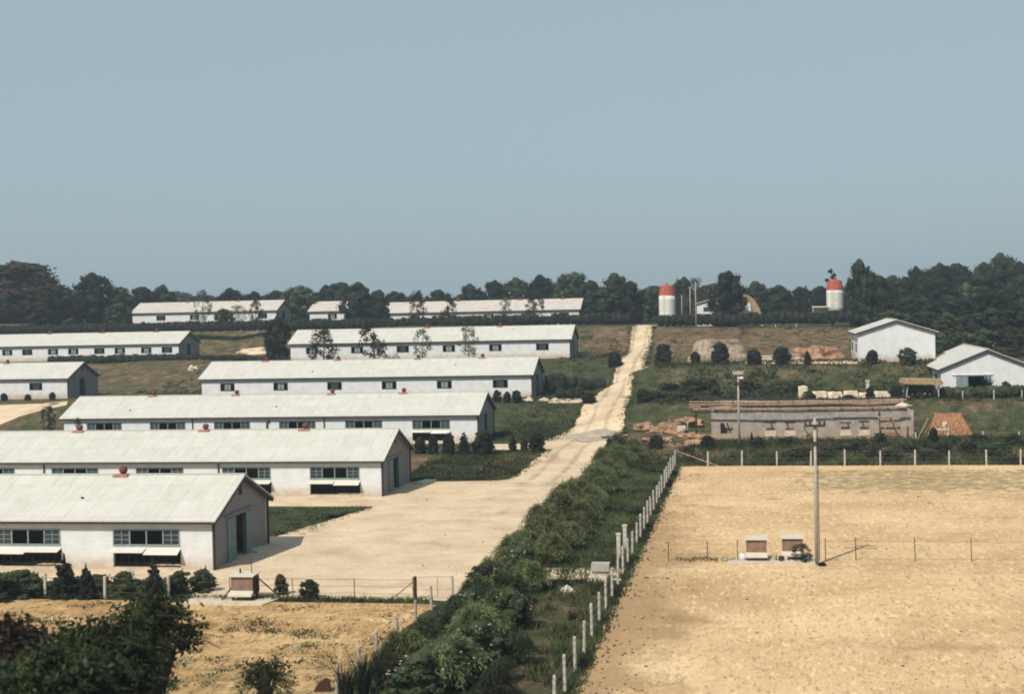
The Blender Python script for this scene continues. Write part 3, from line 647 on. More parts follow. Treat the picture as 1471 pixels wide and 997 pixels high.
for i, (px, py, r) in enumerate([(1108, 514, (1.3, .5, .45)), (1095, 517, (.7, .4, .3))]):
    pass
c = G(1110, 519); t = thing('stone_tank', 'long pale concrete trough on the upper terrace between round bushes', 'trough', (c.x, c.y, c.z)); MB().box(-1.7, 1.6, -.4, .5, -.1, .55).build('tank', 'concrete', t); MB().box(-1.75, 1.65, -.45, .55, .55, .63).build('rim', 'panel', t)
for i, (px, py, w) in enumerate([(757, 577, .55), (783, 577, .5), (795, 577, .5)]):
    c = G(px, py); mound('boulder', '%s pale boulder from the left, beside bushes at the fourth barn corner' % ORD[i], c, (w, w*.7, w*.6), 'stone', 30+i, .2, 'boulder')
c = G(278, 531); mound('boulder', 'pale rock below the clipped hedge of the paired-window barn', c, (.7, .5, .5), 'stone', 41, .3, 'boulder')

# ------------------------------------------------------------------ vegetation generators
def leafquad(b, p, s, rng, asp=.6, n=None):
    a = Vector((rng.uniform(-1, 1), rng.uniform(-1, 1), rng.uniform(-.7, .7))).normalized() if n is None else n
    c = a.orthogonal().normalized(); c = Matrix.Rotation(rng.uniform(0, 2*pi), 3, a) @ c; d = a.cross(c)
    u = c*s; v = d*s*asp; o = len(b.v)
    b.v += [tuple(p-u), tuple(p-v*.9), tuple(p+u), tuple(p+v)]; b.f.append((o, o+1, o+2, o+3))
def crown_mesh(name, m, h, w, seed, nclump=34, per=70, leaf=.20, base=.22, cone=0.0, core=True, crs=.6, gap=-.22, fill=0):
    rng = random.Random(seed); b = MB()
    if fill: 
        for q in range(5):
            f_ = (q+.5)/5; rr = (1-f_*.95 if cone > .5 else math.sqrt(max(0, 1-((f_-.42)/.62)**2)))
            b.blob((rng.uniform(-.05, .05)*w, rng.uniform(-.05, .05)*w, h*(base+(.97-base)*f_)), (w*fill*rr, w*fill*rr, h*.17), seed+q, .18, 1.6, 12, 7, flat=0.0)
    for k in range(nclump):
        for att in range(6):
            f_ = (k+rng.random())/nclump if not cone else 1-math.sqrt(1-(k+rng.random())/nclump); z = h*(base+(1-base)*f_)
            env = math.sqrt(max(0, 1-((f_-.4)/(.62 if f_ > .4 else .60))**2))*(1-cone)+cone*(1.02-f_)**.8
            a = k*2.39996+rng.uniform(-.5, .5)+att*.9; r = w/2*env*rng.choice([.45, .8, 1, 1, 1])*rng.uniform(.85, 1.05)
            if noise.noise((cos(a)*.9+seed*1.37, sin(a)*.9+.31, f_*2.1+seed*.77)) > gap: break
        cr = w*.5*rng.uniform(.20, .34)*(1-.45*cone*f_)
        c = Vector((cos(a)*max(0, r-cr*.5), sin(a)*max(0, r-cr*.5), max(cr*.6, min(z, h-cr*.85))))
        if core: b.blob(c, (cr*crs*1.1, cr*crs*1.1, cr*crs), k+seed, .25, 1.4, 7, 5)
        for q in range(per):
            d = Vector((rng.gauss(0, 1), rng.gauss(0, 1), rng.gauss(0, 1))).normalized()
            rr = cr*rng.uniform(.5, 1.18); p = c+Vector((d.x*rr, d.y*rr, d.z*rr*.85))
            leafquad(b, p, leaf*rng.uniform(.6, 1.4), rng)
    return b.mesh(name, m)
def trunk_mesh(name, h, w, seed, r=.16, base=.22):
    rng = random.Random(seed); b = MB()
    b.tube([(0, 0, -.3), (.05, 0, h*base), (rng.uniform(-.2, .2), rng.uniform(-.2, .2), h*.6), (rng.uniform(-.2, .2), 0, h*.9)], [r*1.3, r, r*.6, r*.15], 7)
    for k in range(7):
        z = h*(base+.07*k); a = rng.uniform(0, 2*pi); l = w*.4*(1-.08*k)
        b.tube([(0, 0, z), (cos(a)*l*.5, sin(a)*l*.5, z+h*.07), (cos(a)*l, sin(a)*l, z+h*.17)], [r*.4, r*.25, r*.06], 5)
    return b.mesh(name, 'bark', True)
TREE = {}
def tree_kind(key, mats, h=8.0, w=6.5, variants=3, **kw):
    tb = kw.pop('tr', .16)
    TREE[key] = []
    for v in range(variants):
        sd = hash_(key)+v*17
        TREE[key].append((crown_mesh('crown', mats, h, w, sd, **kw), trunk_mesh('trunk', h, w, sd, tb, kw.get('base', .22)), h, w))
def hash_(s): return sum(ord(ch)*(i+1) for i, ch in enumerate(s)) % 1000
tree_kind('broad', 'leaf_dark', variants=5, nclump=62, per=75, leaf=.15, base=.02, fill=.26)
tree_kind('mid', 'leaf_mid', variants=4, nclump=58, per=75, leaf=.15, base=.02, fill=.22)
tree_kind('rust', 'leaf_rust', variants=1, nclump=80, per=80, leaf=.15, base=.02, gap=-.5, fill=.3)
tree_kind('pale', 'leaf_pale', h=4.5, w=3.2, variants=3, nclump=24, per=46, leaf=.10, core=False, base=.14, tr=.07)
tree_kind('small', 'leaf_dark', h=4.5, w=3.4, variants=3, nclump=28, per=60, leaf=.11, core=False, base=.12, tr=.08)
tree_kind('pine', 'leaf_dark', h=9, w=3.4, variants=2, nclump=38, per=60, leaf=.14, cone=.85, base=.12)
tree_kind('shrub', 'leaf_shrub', h=1.5, w=1.35, variants=4, nclump=54, per=85, leaf=.05, base=.0, crs=.7, tr=.04, gap=-1, fill=.32)
tree_kind('greenshrub', 'leaf_mid', h=1.6, w=1.5, variants=4, nclump=30, per=70, leaf=.05, base=.0, tr=.04, gap=-.5, fill=.28)
tree_kind('conebush', 'leaf_shrub', h=2.0, w=1.2, variants=3, nclump=64, per=80, leaf=.045, cone=.75, base=.0, crs=.7, tr=.04, gap=-1, fill=.32)
cnt = {}
def tree(key, label, cat, base, h, w, group=None, name=None, v=None):
    vs = TREE[key]; i = cnt.get(key, 0); cnt[key] = i+1
    cm, tm, h0, w0 = vs[i % len(vs) if v is None else v]
    t = thing(name or {'pine': 'pine_tree', 'shrub': 'shrub', 'greenshrub': 'shrub', 'conebush': 'conifer_shrub'}.get(key, 'tree'), label, cat, base, random.uniform(0, 6.28), group, (w/w0, w/w0, h/h0))
    for nm, me_ in (('crown', cm), ('trunk', tm)):
        o = bpy.data.objects.new(nm, me_); C.objects.link(o); o.parent = t
    return t
def tpx(key, label, cat, px, top, wpx, y, group=None, name=None, sink=0, v=None):
    c = onY(px, y); tp = AY(px, top, y); return tree(key, label, cat, (c.x, c.y, c.z-sink), max(.4, tp.z-c.z+sink), wpx*mpp(c), group, name, v)

# ------------------------------------------------------------------ skyline trees (left to right)
random.seed(5)
SKY = 'trees along the hilltop skyline'
far = [  # key, px, top, width px, y
 ('rust', 30, 378, 150, 243), ('mid', 76, 409, 78, 232), ('broad', 134, 395, 66, 238), ('broad', 8, 425, 60, 236), ('mid', 172, 413, 52, 250), ('broad', 205, 413, 62, 256), ('broad', 236, 411, 40, 262),
 ('mid', 255, 420, 60, 400), ('broad', 292, 424, 60, 390), ('broad', 332, 416, 44, 262), ('broad', 365, 420, 36, 270), ('mid', 352, 424, 60, 330), ('broad', 398, 418, 46, 262), ('mid', 430, 412, 62, 250), ('broad', 468, 412, 46, 262),
 ('broad', 490, 407, 58, 258), ('broad', 514, 408, 52, 240), ('broad', 545, 418, 46, 247), ('mid', 568, 419, 40, 262), ('broad', 630, 417, 46, 262), ('mid', 598, 424, 40, 300), ('broad', 678, 410, 42, 262), ('broad', 710, 404, 42, 262),
 ('mid', 742, 401, 52, 270), ('broad', 778, 398, 50, 262), ('mid', 800, 408, 60, 290), ('mid', 826, 392, 62, 246), ('broad', 848, 405, 50, 238), ('mid', 886, 396, 66, 240), ('broad', 905, 405, 46, 232), ('broad', 868, 418, 60, 230), ('mid', 936, 413, 34, 250),
 ('mid', 982, 400, 34, 270), ('pale', 1000, 398, 34, 250), ('mid', 1018, 410, 40, 265), ('broad', 1045, 391, 56, 221), ('mid', 1088, 407, 58, 262), ('broad', 1118, 412, 56, 262), ('broad', 1150, 414, 56, 262), ('broad', 1178, 412, 44, 258),
]
rf = random.Random(9); used_ = set(q[1] for q in far)
for k_ in range(26):
    px_ = -20+k_*50+rf.randint(-14, 14)
    while px_ in used_: px_ += 1
    used_.add(px_)
    if 1130 < px_ < 1225: continue
    far.append((rf.choice(['broad', 'mid']), px_, (429 if px_ < 650 else (420 if px_ < 900 else 414))+rf.uniform(-5, 5), rf.uniform(54, 90), rf.uniform(300, 420)))
for i, (k, px, tp, w, y) in enumerate(far):
    kind = {'rust': 'huge rusty dark', 'mid': 'mid green', 'broad': 'dark green', 'pale': 'pale thin'}[k]
    rank = sorted(q[1] for q in far).index(px); ordw = ORD[rank] if rank < 40 else 'number %d' % (rank+1)
    tpx(k, '%s skyline tree, %s from the left, left of the right-hand silo' % (kind, ordw), 'tree', px, tp, w, y, SKY)
for px, tp, w, y, lb in ((1196, 380, 36, 232, 'tall ragged conifer just left of the right-hand silo'), (1158, 404, 16, 245, 'short thin conifer left of the right-hand silo'), (1172, 410, 12, 245, 'smallest thin conifer on the skyline near the right-hand silo')):
    tpx('pine', lb, 'tree', px, tp, w, y)
tpx('broad', 'tall dark tree overlapping the right side of the right-hand silo', 'tree', 1238, 377, 48, 219)
tpx('pine', 'slim dark conifer touching the right edge of the right-hand silo', 'tree', 1221, 392, 22, 219)
WD_ = 'trees of the wood on the right'
wood = []
rng = random.Random(21)
for row, (y, t0, n) in enumerate(((262, 394, 9), (236, 408, 9), (214, 428, 9), (196, 452, 7))):
    for i in range(n):
        px = 1255+row*12+(1500-1255-row*12)*(i+rng.uniform(-.3, .3))/(n-1)
        tp = t0+rng.uniform(-9, 9)-(px-1255)*.05 - (10 if row == 0 and px > 1390 else 0)
        wood.append((row, px, tp, rng.uniform(44, 66), y+rng.uniform(-6, 6)))
rown = ['rearmost', 'third', 'second', 'front']
for row in range(4):
    rr = sorted([w for w in wood if w[0] == row], key=lambda w: w[1])
    for i, (_, px, tp, w, y) in enumerate(rr):
        tpx('broad' if rng.random() < .75 else 'mid', 'dark tree, %s from the left in the %s row of the right wood' % (ORD[i], rown[row]), 'tree', px, tp, w, y, WD_, sink=.5)
for i, (px, tp, w, y) in enumerate([(1352, 480, 40, 176), (1380, 478, 44, 178), (1415, 474, 50, 178), (1450, 470, 50, 178), (1485, 470, 50, 176), (1400, 498, 36, 170), (1440, 500, 44, 168), (1468, 505, 44, 166)]):
    tpx('greenshrub', '%s low green thicket bush from the left, below the wood behind the low shed' % ORD[i], 'bush', px, tp, w, y, 'thicket below the wood', sink=.3)

# young trees before crest barns and fifth barn
for k, px, tp, w, y, lb in (('pale', 292, 416, 28, 229, 'pale young tree hiding the middle of the left hilltop barn'), ('pale', 342, 438, 26, 228, 'low pale bush-like tree before the left hilltop barn'), ('small', 368, 430, 20, 228, 'thin dark young tree near the right end of the left hilltop barn'),
     ('mid', 322, 444, 30, 228, 'squat green tree before the left hilltop barn'), ('mid', 172, 436, 40, 230, 'squat green tree left of the left hilltop barn'),
     ('small', 600, 417, 26, 222, 'leftmost airy young tree before the long weathered barn'), ('small', 644, 428, 26, 222, 'second airy young tree before the long weathered barn'), ('pale', 727, 426, 22, 222, 'pale sparse young tree before the middle of the long weathered barn'), ('small', 769, 424, 30, 222, 'bushy young tree before the right part of the long weathered barn'),
     ('broad', 547, 426, 30, 222, 'dark tree covering the left end of the long weathered barn'),
     ('small', 465, 472, 46, 178, 'leftmost airy tree before the fifth barn'), ('small', 537, 461, 42, 178, 'densest young tree before the fifth barn'), ('pale', 607, 472, 30, 178, 'faint pale sapling before the middle of the fifth barn'), ('pale', 673, 468, 32, 178, 'pale slender tree before the right half of the fifth barn'),
     ('broad', 399, 457, 40, 186, 'rounded dark evergreen just left of the fifth barn'),
     ('small', 70, 583, 22, 135, 'dark young conifer beside the pale track left of the third barn'), ('small', 113, 600, 12, 119, 'tiny dark sapling at the left end of the third barn'), ('small', 387, 603, 10, 119, 'tiny round sapling before the middle window of the third barn')):
    tpx(k, lb, 'tree', px, tp, w, y)

# hedges
def hedge(label, pts, h, w, leaf=.10, dens=42, m='leaf_shrub', seed=1, jag=.12):
    rng = random.Random(seed); c0 = Vector(pts[0]); t = thing('hedge', label, 'hedge', c0); b = MB()
    for p, q in zip(pts, pts[1:]):
        p, q = Vector(p), Vector(q); L_ = (q-p).length; n = max(2, int(L_/.9))
        for i in range(n):
            c_ = p.lerp(q, (i+.5)/n)-c0; hh = h*(1+jag*noise.noise((c_.x*.5, seed, 0))*2+rng.uniform(-jag, jag)*.5)
            b.blob((c_.x, c_.y, hh*.48), (L_/n*.72, w*.42, hh*.47), rng.randint(0, 99), .12, 1.5, 8, 6)
            for _ in range(dens):
                x = rng.uniform(-.6, .6)*L_/n; a = rng.uniform(-.1, pi+.1)
                leafquad(b, Vector((c_.x+x, c_.y+cos(a)*w*.5*rng.uniform(.85, 1.12), hh*.5+(sin(a)-.2)*hh*.55*rng.uniform(.7, 1.08))), leaf*rng.uniform(.6, 1.4), rng)
    b.build('foliage', m, t); MB().tube([(0, 0, -.3), (.02, 0, h*.3)], .04, 5).build('stem', 'bark', t); return t
def hp(y0, pxs, dy=0): return [onY(px, y0) for px in pxs]
hedge('long dark clipped hedge along the hilltop, left of the road', hp(226.5, (-30, 60, 150, 240))+hp(219, (330, 420))+hp(214, (520, 620, 720, 820, 905)), 1.75, 1.6, .12, 60, seed=2)
hedge('dark clipped hedge along the hilltop, right of the silo to the wood', hp(214, (945, 1020, 1100, 1180, 1225)), 1.8, 1.6, .12, 60, seed=3)
hedge('clipped dark hedge below the paired-window barn', hp(199, (70, 110, 150, 200, 250, 283)), 1.25, 1.3, .10, 50, seed=4)
hedge('low thin hedge running from the clipped hedge towards the fifth barn', hp(196, (288, 330))+hp(185, (380, 412)), .7, .9, .09, 36, seed=5)
hedge('low dark hedge at the foot of the fifth barn', hp(176, (425, 520, 620, 700, 775)), .55, .9, .09, 40, seed=6)
hedge('dark high hedge right of the fourth barn reaching the road', hp(163.5, (782, 830, 868)), 1.55, 1.8, .10, 60, seed=7)
hedge('dense dark thicket hugging the right end of the fourth barn', hp(156.5, (784, 812)), 2.3, 2.6, .12, 80, seed=8)
hedge('dark low hedge between the small bushes and the road at the fourth barn corner', hp(149, (800, 838)), 1.15, 1.2, .1, 55, seed=9)
hedge('dark green overgrown hedge before the low white shed', [onY(px, 139.3) for px in (1352, 1400, 1450, 1500)], 1.1, 1.6, .1, 60, 'leaf_mid', 10)

# single shrubs (photo pixel of foot)
SH = [('shrub', 604, 652, 24, 16, 'leftmost small dark bush in the row before the third barn'), ('shrub', 622, 653, 26, 15, 'second small dark bush in the row before the third barn'), ('shrub', 645, 655, 32, 18, 'third dark bush in the row before the third barn'),
 ('conebush', 667, 655, 34, 20, 'pointed dark bush in the row before the third barn'), ('shrub', 694, 655, 36, 30, 'widest dark bush, at the right corner of the third barn'), ('conebush', 737, 651, 26, 16, 'lone pointed bush right of the third barn by the lane'), ('greenshrub', 754, 650, 20, 13, 'small greyish bush between two dark ones at the lane mouth'), ('shrub', 771, 650, 30, 22, 'rounded dark bush at the lane mouth beside the road'),
 ('shrub', 714, 578, 17, 13, 'left one of three egg-shaped bushes at the fourth barn corner'), ('shrub', 728, 579, 16, 11, 'middle one of three egg-shaped bushes at the fourth barn corner'), ('shrub', 742, 579, 18, 14, 'right one of three egg-shaped bushes at the fourth barn corner'),
 ('shrub', 846, 580, 16, 20, 'round dark bush on the left verge where the upper lane joins the road'), ('shrub', 923, 579, 20, 18, 'round dark bush on the right verge facing the upper lane'), ('shrub', 883, 527, 22, 20, 'dark bush ending the high hedge at the road'),
 ('shrub', 953, 524, 30, 24, 'tall dark bush right of the road on the upper terrace'), ('shrub', 999, 523, 18, 14, 'small dark bush left of the big grey-brown heap'), ('shrub', 1035, 523, 30, 26, 'dark bush standing in front of the big grey-brown heap'), ('shrub', 1083, 524, 22, 22, 'round dark bush at the left end of the pale trough'),
 ('shrub', 1124, 523, 24, 26, 'spreading dark bush at the right end of the pale trough'), ('conebush', 1160, 524, 22, 12, 'cone-shaped dark bush before the orange-brown heap'), ('shrub', 1253, 523, 20, 16, 'round dark bush before the left part of the blank gable'), ('greenshrub', 1304, 524, 24, 26, 'fan-shaped dark bush before the right part of the blank gable'),
 ('shrub', 876, 648, 18, 13, 'small dark bush at the road edge by the gravel heap'), ('shrub', 943, 645, 20, 20, 'low dark bush on orange dirt near the road'), ('shrub', 1017, 646, 20, 18, 'dark bush at the left corner of the unfinished building'), ('conebush', 1080, 642, 22, 7, 'narrow dark bush before the unfinished building wall'), ('shrub', 1341, 640, 26, 13, 'dark upright bush before the orange lumber'),
 ('greenshrub', 1162, 578, 16, 20, 'bushy plant before the leftmost canvas stacks'), ('shrub', 1250, 574, 18, 12, 'dark plant between the two groups of canvas stacks'), ('shrub', 1288, 577, 24, 18, 'dark bush right of the canvas stacks'), ('greenshrub', 1445, 570, 22, 18, 'green bush before the right part of the low shed'), ('greenshrub', 1220, 577, 10, 20, 'low plant before the middle canvas stacks')]
for (k, px, py, hpx, wpx, lb) in SH:
    c = G(px, py); s_ = mpp(c); tree(k, lb, 'bush', (c.x, c.y, c.z-.03), hpx*s_, wpx*s_*1.05)
for i in range(13):
    px = 300+i*31+random.uniform(-5, 5)
    if px > 695: break
    c = onY(px, 149.6); tree('shrub', '%s small plant from the left along the foot of the fourth barn' % ORD[i], 'bush', c, .55+random.uniform(-.12, .12), 1.0+random.uniform(-.3, .4), 'small plants at the foot of the fourth barn')
for i, (px, hh) in enumerate([(6, .9), (40, .7), (75, .9)]):
    c = onY(px, 156.8); tree('shrub', '%s clipped bush from the left before the barn at the left edge' % ORD[i], 'bush', c, hh, .8, 'bushes before the left-edge barn')
# spiky agave-like plant
c = G(1418, 569)
t = thing('spiky_plant', 'spiky fan-leaved plant before the low white shed gable', 'plant', (c.x, c.y, c.z)); b = MB(); rng = random.Random(4)
for k in range(60):
    a = rng.uniform(0, 2*pi); e = rng.uniform(.2, 1.4); L_ = rng.uniform(1.3, 1.9)
    d = Vector((cos(a)*cos(e), sin(a)*cos(e), sin(e))); s_ = Vector((-sin(a), cos(a), 0))*.07
    o = len(b.v); p1 = d*L_*.5+Vector((0, 0, .5)); b.v += [tuple(Vector((0, 0, .4))-s_), tuple(Vector((0, 0, .4))+s_), tuple(p1+s_), tuple(p1-s_), tuple(d*L_+Vector((0, 0, .35)))]
    b.f += [(o, o+1, o+2, o+3), (o+3, o+2, o+4)]
b.build('leaves', 'leaf_dark', t); MB().tube([(0, 0, -.1), (0, 0, .5)], .12, 7).build('stem', 'bark', t)

# ditch: feathery arching shrubs
def feather(seed, h=2.1, w=2.6, stems=230, m='leaf_willow'):
    rng = random.Random(seed); b = MB(); st = MB()
    for k in range(stems):
        a = rng.uniform(0, 2*pi); r = w/2*rng.uniform(.25, 1.05); top = h*rng.uniform(.7, 1.05)*(1-.25*(r/(w/2))**2); p0 = Vector((cos(a)*.15, sin(a)*.15, 0))
        droop = rng.uniform(.35, .75); pts = []
        for q in range(9):
            f_ = q/8; z = top*(1.0-(1-min(1, f_/.55))**2) if f_ < .55 else top*(1-droop*((f_-.55)/.45)**1.5)
            pts.append(p0+Vector((cos(a)*r*f_**1.3, sin(a)*r*f_**1.3, z)))
        if k == 0: st.tube([(0, 0, -.3), (0, 0, h*.3), (.05, 0, h*.6)], [.10, .07, .02], 7)
        for q in range(2, 8):
            for e in range(3):
                p = pts[q].lerp(pts[q+1], e/3); ang = rng.uniform(0, 2*pi); L_ = rng.uniform(.16, .34)
                d = (Vector((cos(ang)*.7, sin(ang)*.7, rng.uniform(-.9, .7)))+(pts[q+1]-pts[q]).normalized()*.8).normalized()
                s_ = d.cross(Vector((rng.uniform(-1, 1), rng.uniform(-1, 1), 1))).normalized()*rng.uniform(.012, .024); m_ = p+d*L_*.5
                o = len(b.v); b.v += [tuple(p), tuple(m_+s_), tuple(p+d*L_), tuple(m_-s_)]; b.f.append((o, o+1, o+2, o+3))
    return b.mesh('fronds', m), st.mesh('stem', 'bark')
FE = [feather(100+i) for i in range(5)]
FG = [feather(200+i, 1.5, 1.9, 130, 'leaf_mid') for i in range(3)]
random.seed(33); i = 0
places = []
y = 44.5
while y < 116:
    if y < 50: row = [(-11.6, .95), (-9.9, .95), (-8.3, .8)]
    elif y < 62:
        row = [(-11.3, 1.0), (-9.7, 1.0)]
    elif y < 67: row = [(-11.2, .8)]
    elif y < 88: row = [(-10.9, 1.05), (-9.5, .85)]
    else: row = [(-10.8, .95), (-9.7, .75)]
    for (x, s_) in row:
        places.append((x+random.uniform(-.35, .35), y+random.uniform(-.5, .5), s_*random.uniform(.85, 1.15)))
    y += 2.0 if y < 62 else 2.3
for i, (x, y, s_) in enumerate(places):
    side = 'bordering the road' if x < -10.4 else 'nearer the post fence'
    t = thing('feathery_shrub', 'feathery arching shrub, %s from the near end of the ditch, %s' % (ORD[i] if i < 40 else 'number %d' % (i+1), side), 'shrub', (x, y, H(x, y)), random.uniform(0, 6.28), 'feathery shrubs along the ditch', (s_*.82, s_*.82, s_*random.uniform(.6, .85)))
    fm, sm_ = random.choice(FE if (y > 60 or random.random() < .45) else FG)
    for nm, me_ in (('fronds', fm), ('stem', sm_)):
        o = bpy.data.objects.new(nm, me_); C.objects.link(o); o.parent = t
# tall blade clumps at the near foot of the ditch bank
rng = random.Random(61)
for i, (px, py, hh) in enumerate([(498, 1010, 1.3), (522, 1000, 1.5), (548, 985, 1.4), (575, 975, 1.2), (600, 950, 1.2)]):
    c = G(px, py); t = thing('reed_clump', '%s clump of tall dark blades from the left at the bottom of the ditch bank' % ORD[i], 'reeds', c, group='tall blade clumps'); b = MB()
    for k in range(110):
        a = rng.uniform(0, 2*pi); r0 = rng.uniform(0, .22); p = Vector((cos(a)*r0, sin(a)*r0, -.05)); l = hh*rng.uniform(.6, 1.1); e = rng.uniform(.05, .45)
        q = p+Vector((cos(a)*l*.3*e, sin(a)*l*.3*e, l*.55)); e2 = p+Vector((cos(a)*l*e, sin(a)*l*e, l)); w_ = Vector((-sin(a), cos(a), 0))*.018; o = len(b.v)
        b.v += [tuple(p-w_), tuple(p+w_), tuple(q+w_), tuple(q-w_), tuple(e2)]; b.f += [(o, o+1, o+2, o+3), (o+3, o+2, o+4)]
    b.build('blades', 'leaf_mid', t); MB().blob((0, 0, .03), (.22, .2, .1), i, .2).build('root_tuft', 'bark', t)
# flowering bushes in the ditch
random.seed(8)
for i, (px, py, w, h) in enumerate([(640, 990, 2.0, 1.5), (690, 960, 2.0, 1.5), (600, 1010, 2.0, 1.5), (735, 905, 1.7, 1.4), (748, 835, 1.9, 1.5), (700, 855, 1.7, 1.3), (672, 900, 1.6, 1.3)]):
    c = G(px, py); t = tree('greenshrub', '%s pink-blossomed dark bush from the near end of the ditch' % ORD[i], 'flowering bush', c, h, w, 'blossoming bushes in the ditch', name='flowering_bush')
    b = MB()
    for k in range(15):
        a = random.uniform(0, 2*pi); e = random.uniform(.1, 1.4); p = Vector((cos(a)*cos(e)*.72, sin(a)*cos(e)*.72, .75+sin(e)*.82))
        b.blob(p, (.034, .034, .03), k, .2, 1, 6, 4)
    b.build('blossom', 'flower', t)

# shrubs and conifers by the left fence
for k, px, py, hpx, wpx, lb in (('conebush', 93, 862, 64, 42, 'largest dark conifer shrub by the left fence'), ('conebush', 125, 862, 52, 30, 'smaller conifer shrub right of the largest one by the left fence'), ('conebush', 222, 866, 62, 30, 'narrow conifer shrub before the right litter opening of the nearest barn'),
     ('greenshrub', 30, 860, 40, 70, 'spreading green shrub at the left edge by the fence'), ('greenshrub', 180, 856, 36, 44, 'low shrub between two conifer shrubs by the left fence'), ('greenshrub', 258, 856, 36, 44, 'light green bush beside the narrow conifer shrub'), ('greenshrub', 290, 853, 34, 40, 'light green bush nearest the left feeder'),
     ('conebush', 296, 846, 34, 16, 'tiny pointed sapling among green bushes by the left feeder'), ('greenshrub', 404, 856, 32, 22, 'small brownish rounded shrub right of the left feeder'), ('greenshrub', 445, 862, 30, 30, 'sparse brownish shrub before the open yard'), ('greenshrub', -10, 868, 46, 60, 'shrub cut by the left edge behind the fence')):
    c = G(px, py); s_ = mpp(c); tree(k, lb, 'shrub', (c.x, c.y, c.z-.05), hpx*s_, wpx*s_)
hedge('low rough green hedge under the left post fence', [Vector((x, 59.6, 0)) for x in (-36, -32, -28, -24.4)], .75, 1.2, .07, 120, 'leaf_mid', 14, .3)

# ------------------------------------------------------------------ foreground trees (crowns seen from above), bottom left
def frond_tree(name, label, loc, h, w, seed, nf=190, m='leaf_near', leaf=1.0, pinn=.6):
    rng = random.Random(seed); t = thing(name, label, 'tree', loc); b = MB(); br = MB()
    br.tube([(0, 0, -.3), (.1, .05, h*.4), (0, .1, h*.75)], [.14, .11, .05], 8)
    for k in range(nf):
        a = rng.uniform(0, 2*pi); e = rng.uniform(-.35, 1.5); R_ = rng.uniform(.55, 1)
        o = Vector((cos(a)*cos(e)*w/2*R_, sin(a)*cos(e)*w/2*R_, h-w*.42+sin(e)*w*.42*R_)); d = Vector((cos(a+rng.uniform(-.6, .6)), sin(a+rng.uniform(-.6, .6)), rng.uniform(-.5, .25))).normalized()
        if k % 5 == 0: br.tube([(0, 0, h*.5+.3*rng.random()), o*.6+Vector((0, 0, h*.3)), o], [.04, .025, .008], 5, False)
        if rng.random() < pinn:
            L_ = rng.uniform(.35, .6)*leaf; side = d.cross(Vector((0, 0, 1))).normalized(); n = 8
            br.tube([o, o+d*L_+Vector((0, 0, -.06))], [.005, .002], 3, False)
            for q in range(n):
                p = o+d*(L_*(q+1)/n)+Vector((0, 0, -.06*(q/n)**2)); lw = L_*.30*sin(pi*(q+1.5)/(n+2))
                for s_ in (-1, 1):
                    dd = (side*s_+d*.35+Vector((0, 0, -.25))).normalized(); m_ = p+dd*lw*.5; g_ = d*L_*.042; i0 = len(b.v)
                    b.v += [tuple(p), tuple(m_-g_), tuple(p+dd*lw), tuple(m_+g_)]; b.f.append((i0, i0+1, i0+2, i0+3))
        else:
            for q in range(16): leafquad(b, o+Vector((rng.gauss(0, .16), rng.gauss(0, .16), rng.gauss(0, .12))), rng.uniform(.04, .09)*leaf, rng, .5)
    b.build('crown', m, t); br.build('trunk', 'bark', t); return t
def fg(label, px, top, wpx, y, seed, nf=420, m='leaf_near', pinn=.6):
    c = onY(px, y); tp = AY(px, top, y); frond_tree('foreground_tree', label, (c.x, y, 0), tp.z, wpx*mpp((c.x, y, tp.z)), seed, nf, m, 1, pinn)
fg('nearest leafy tree crown with hanging pinnate leaves at its right side', 225, 862, 130, 29, 1, 420)
fg('broad dark tree crown filling the bottom left', 140, 905, 210, 27, 2, 800, 'leaf_near', .3)
fg('rusty dark tree crown cut by the left edge', 15, 900, 140, 25, 3, 620, 'leaf_rust', .3)
fg('low dark tree crown at the bottom edge between the two larger crowns', 80, 940, 150, 24, 4, 520, 'leaf_near', .3)
fg('small green treetop just showing at the bottom edge, right of the big crowns', 385, 955, 60, 36, 5, 110, 'leaf_near', .5)
c = G(462, 996)
t = thing('rusty_stake', 'dark reddish pointed stake at the bottom edge of the left field', 'stake', (c.x, c.y, 0), rz=.2)
MB().prism([(-.28, -.2), (.3, -.2), (.28, .35), (.12, .42), (-.1, .28), (-.25, .02)], 'y', -.12, .12).build('stump', 'dead_leaf', t)

# ------------------------------------------------------------------ fences
def fence(label, pts, ph, pw, m='post_white', wires=(.35, .7, 1.0), name='post_fence', cat='fence', round_=True, tops=None, seed=1, wr=.008):
    rng = random.Random(seed); c0 = Vector(pts[0]); t = thing(name, label, cat, c0)
    for i, p in enumerate(pts):
        q = Vector(p)-c0; h = ph*rng.uniform(.93, 1.06); dx, dy = rng.uniform(-.03, .03), rng.uniform(-.03, .03)
        b = MB().tube([(q.x, q.y, q.z-.2), (q.x+dx, q.y+dy, q.z+h-.05), (q.x+dx, q.y+dy, q.z+h)], [pw, pw*.92, pw*.7], 8); b.build('post', m, t)
    for wz in wires:
        b = MB()
        for p, q in zip(pts, pts[1:]):
            p, q = Vector(p)-c0, Vector(q)-c0; m_ = p.lerp(q, .5); sg = .03
            b.tube([p+Vector((0, 0, wz)), m_+Vector((0, 0, wz-sg)), q+Vector((0, 0, wz))], wr, 4, False)
        b.build('wire', 'wire', t)
    return t
fp = []; y = 108.9
foot = [(968,672),(961,684),(954,691),(947,703),(941,712),(934,722),(928,733),(921,746),(914,757),(907,770),(901,784),(893,797),(889,806),(880,822),(873,833),(869,850)]
yv = 108.9
while yv > 38:
    x = -6.05-.0*(yv); fp.append(Vector((x, yv, 0))); yv -= 2.55
fence('white concrete post fence running along the left edge of the tan field', fp, 1.18, .058, wires=(.3, .6, .9, 1.1), seed=2)
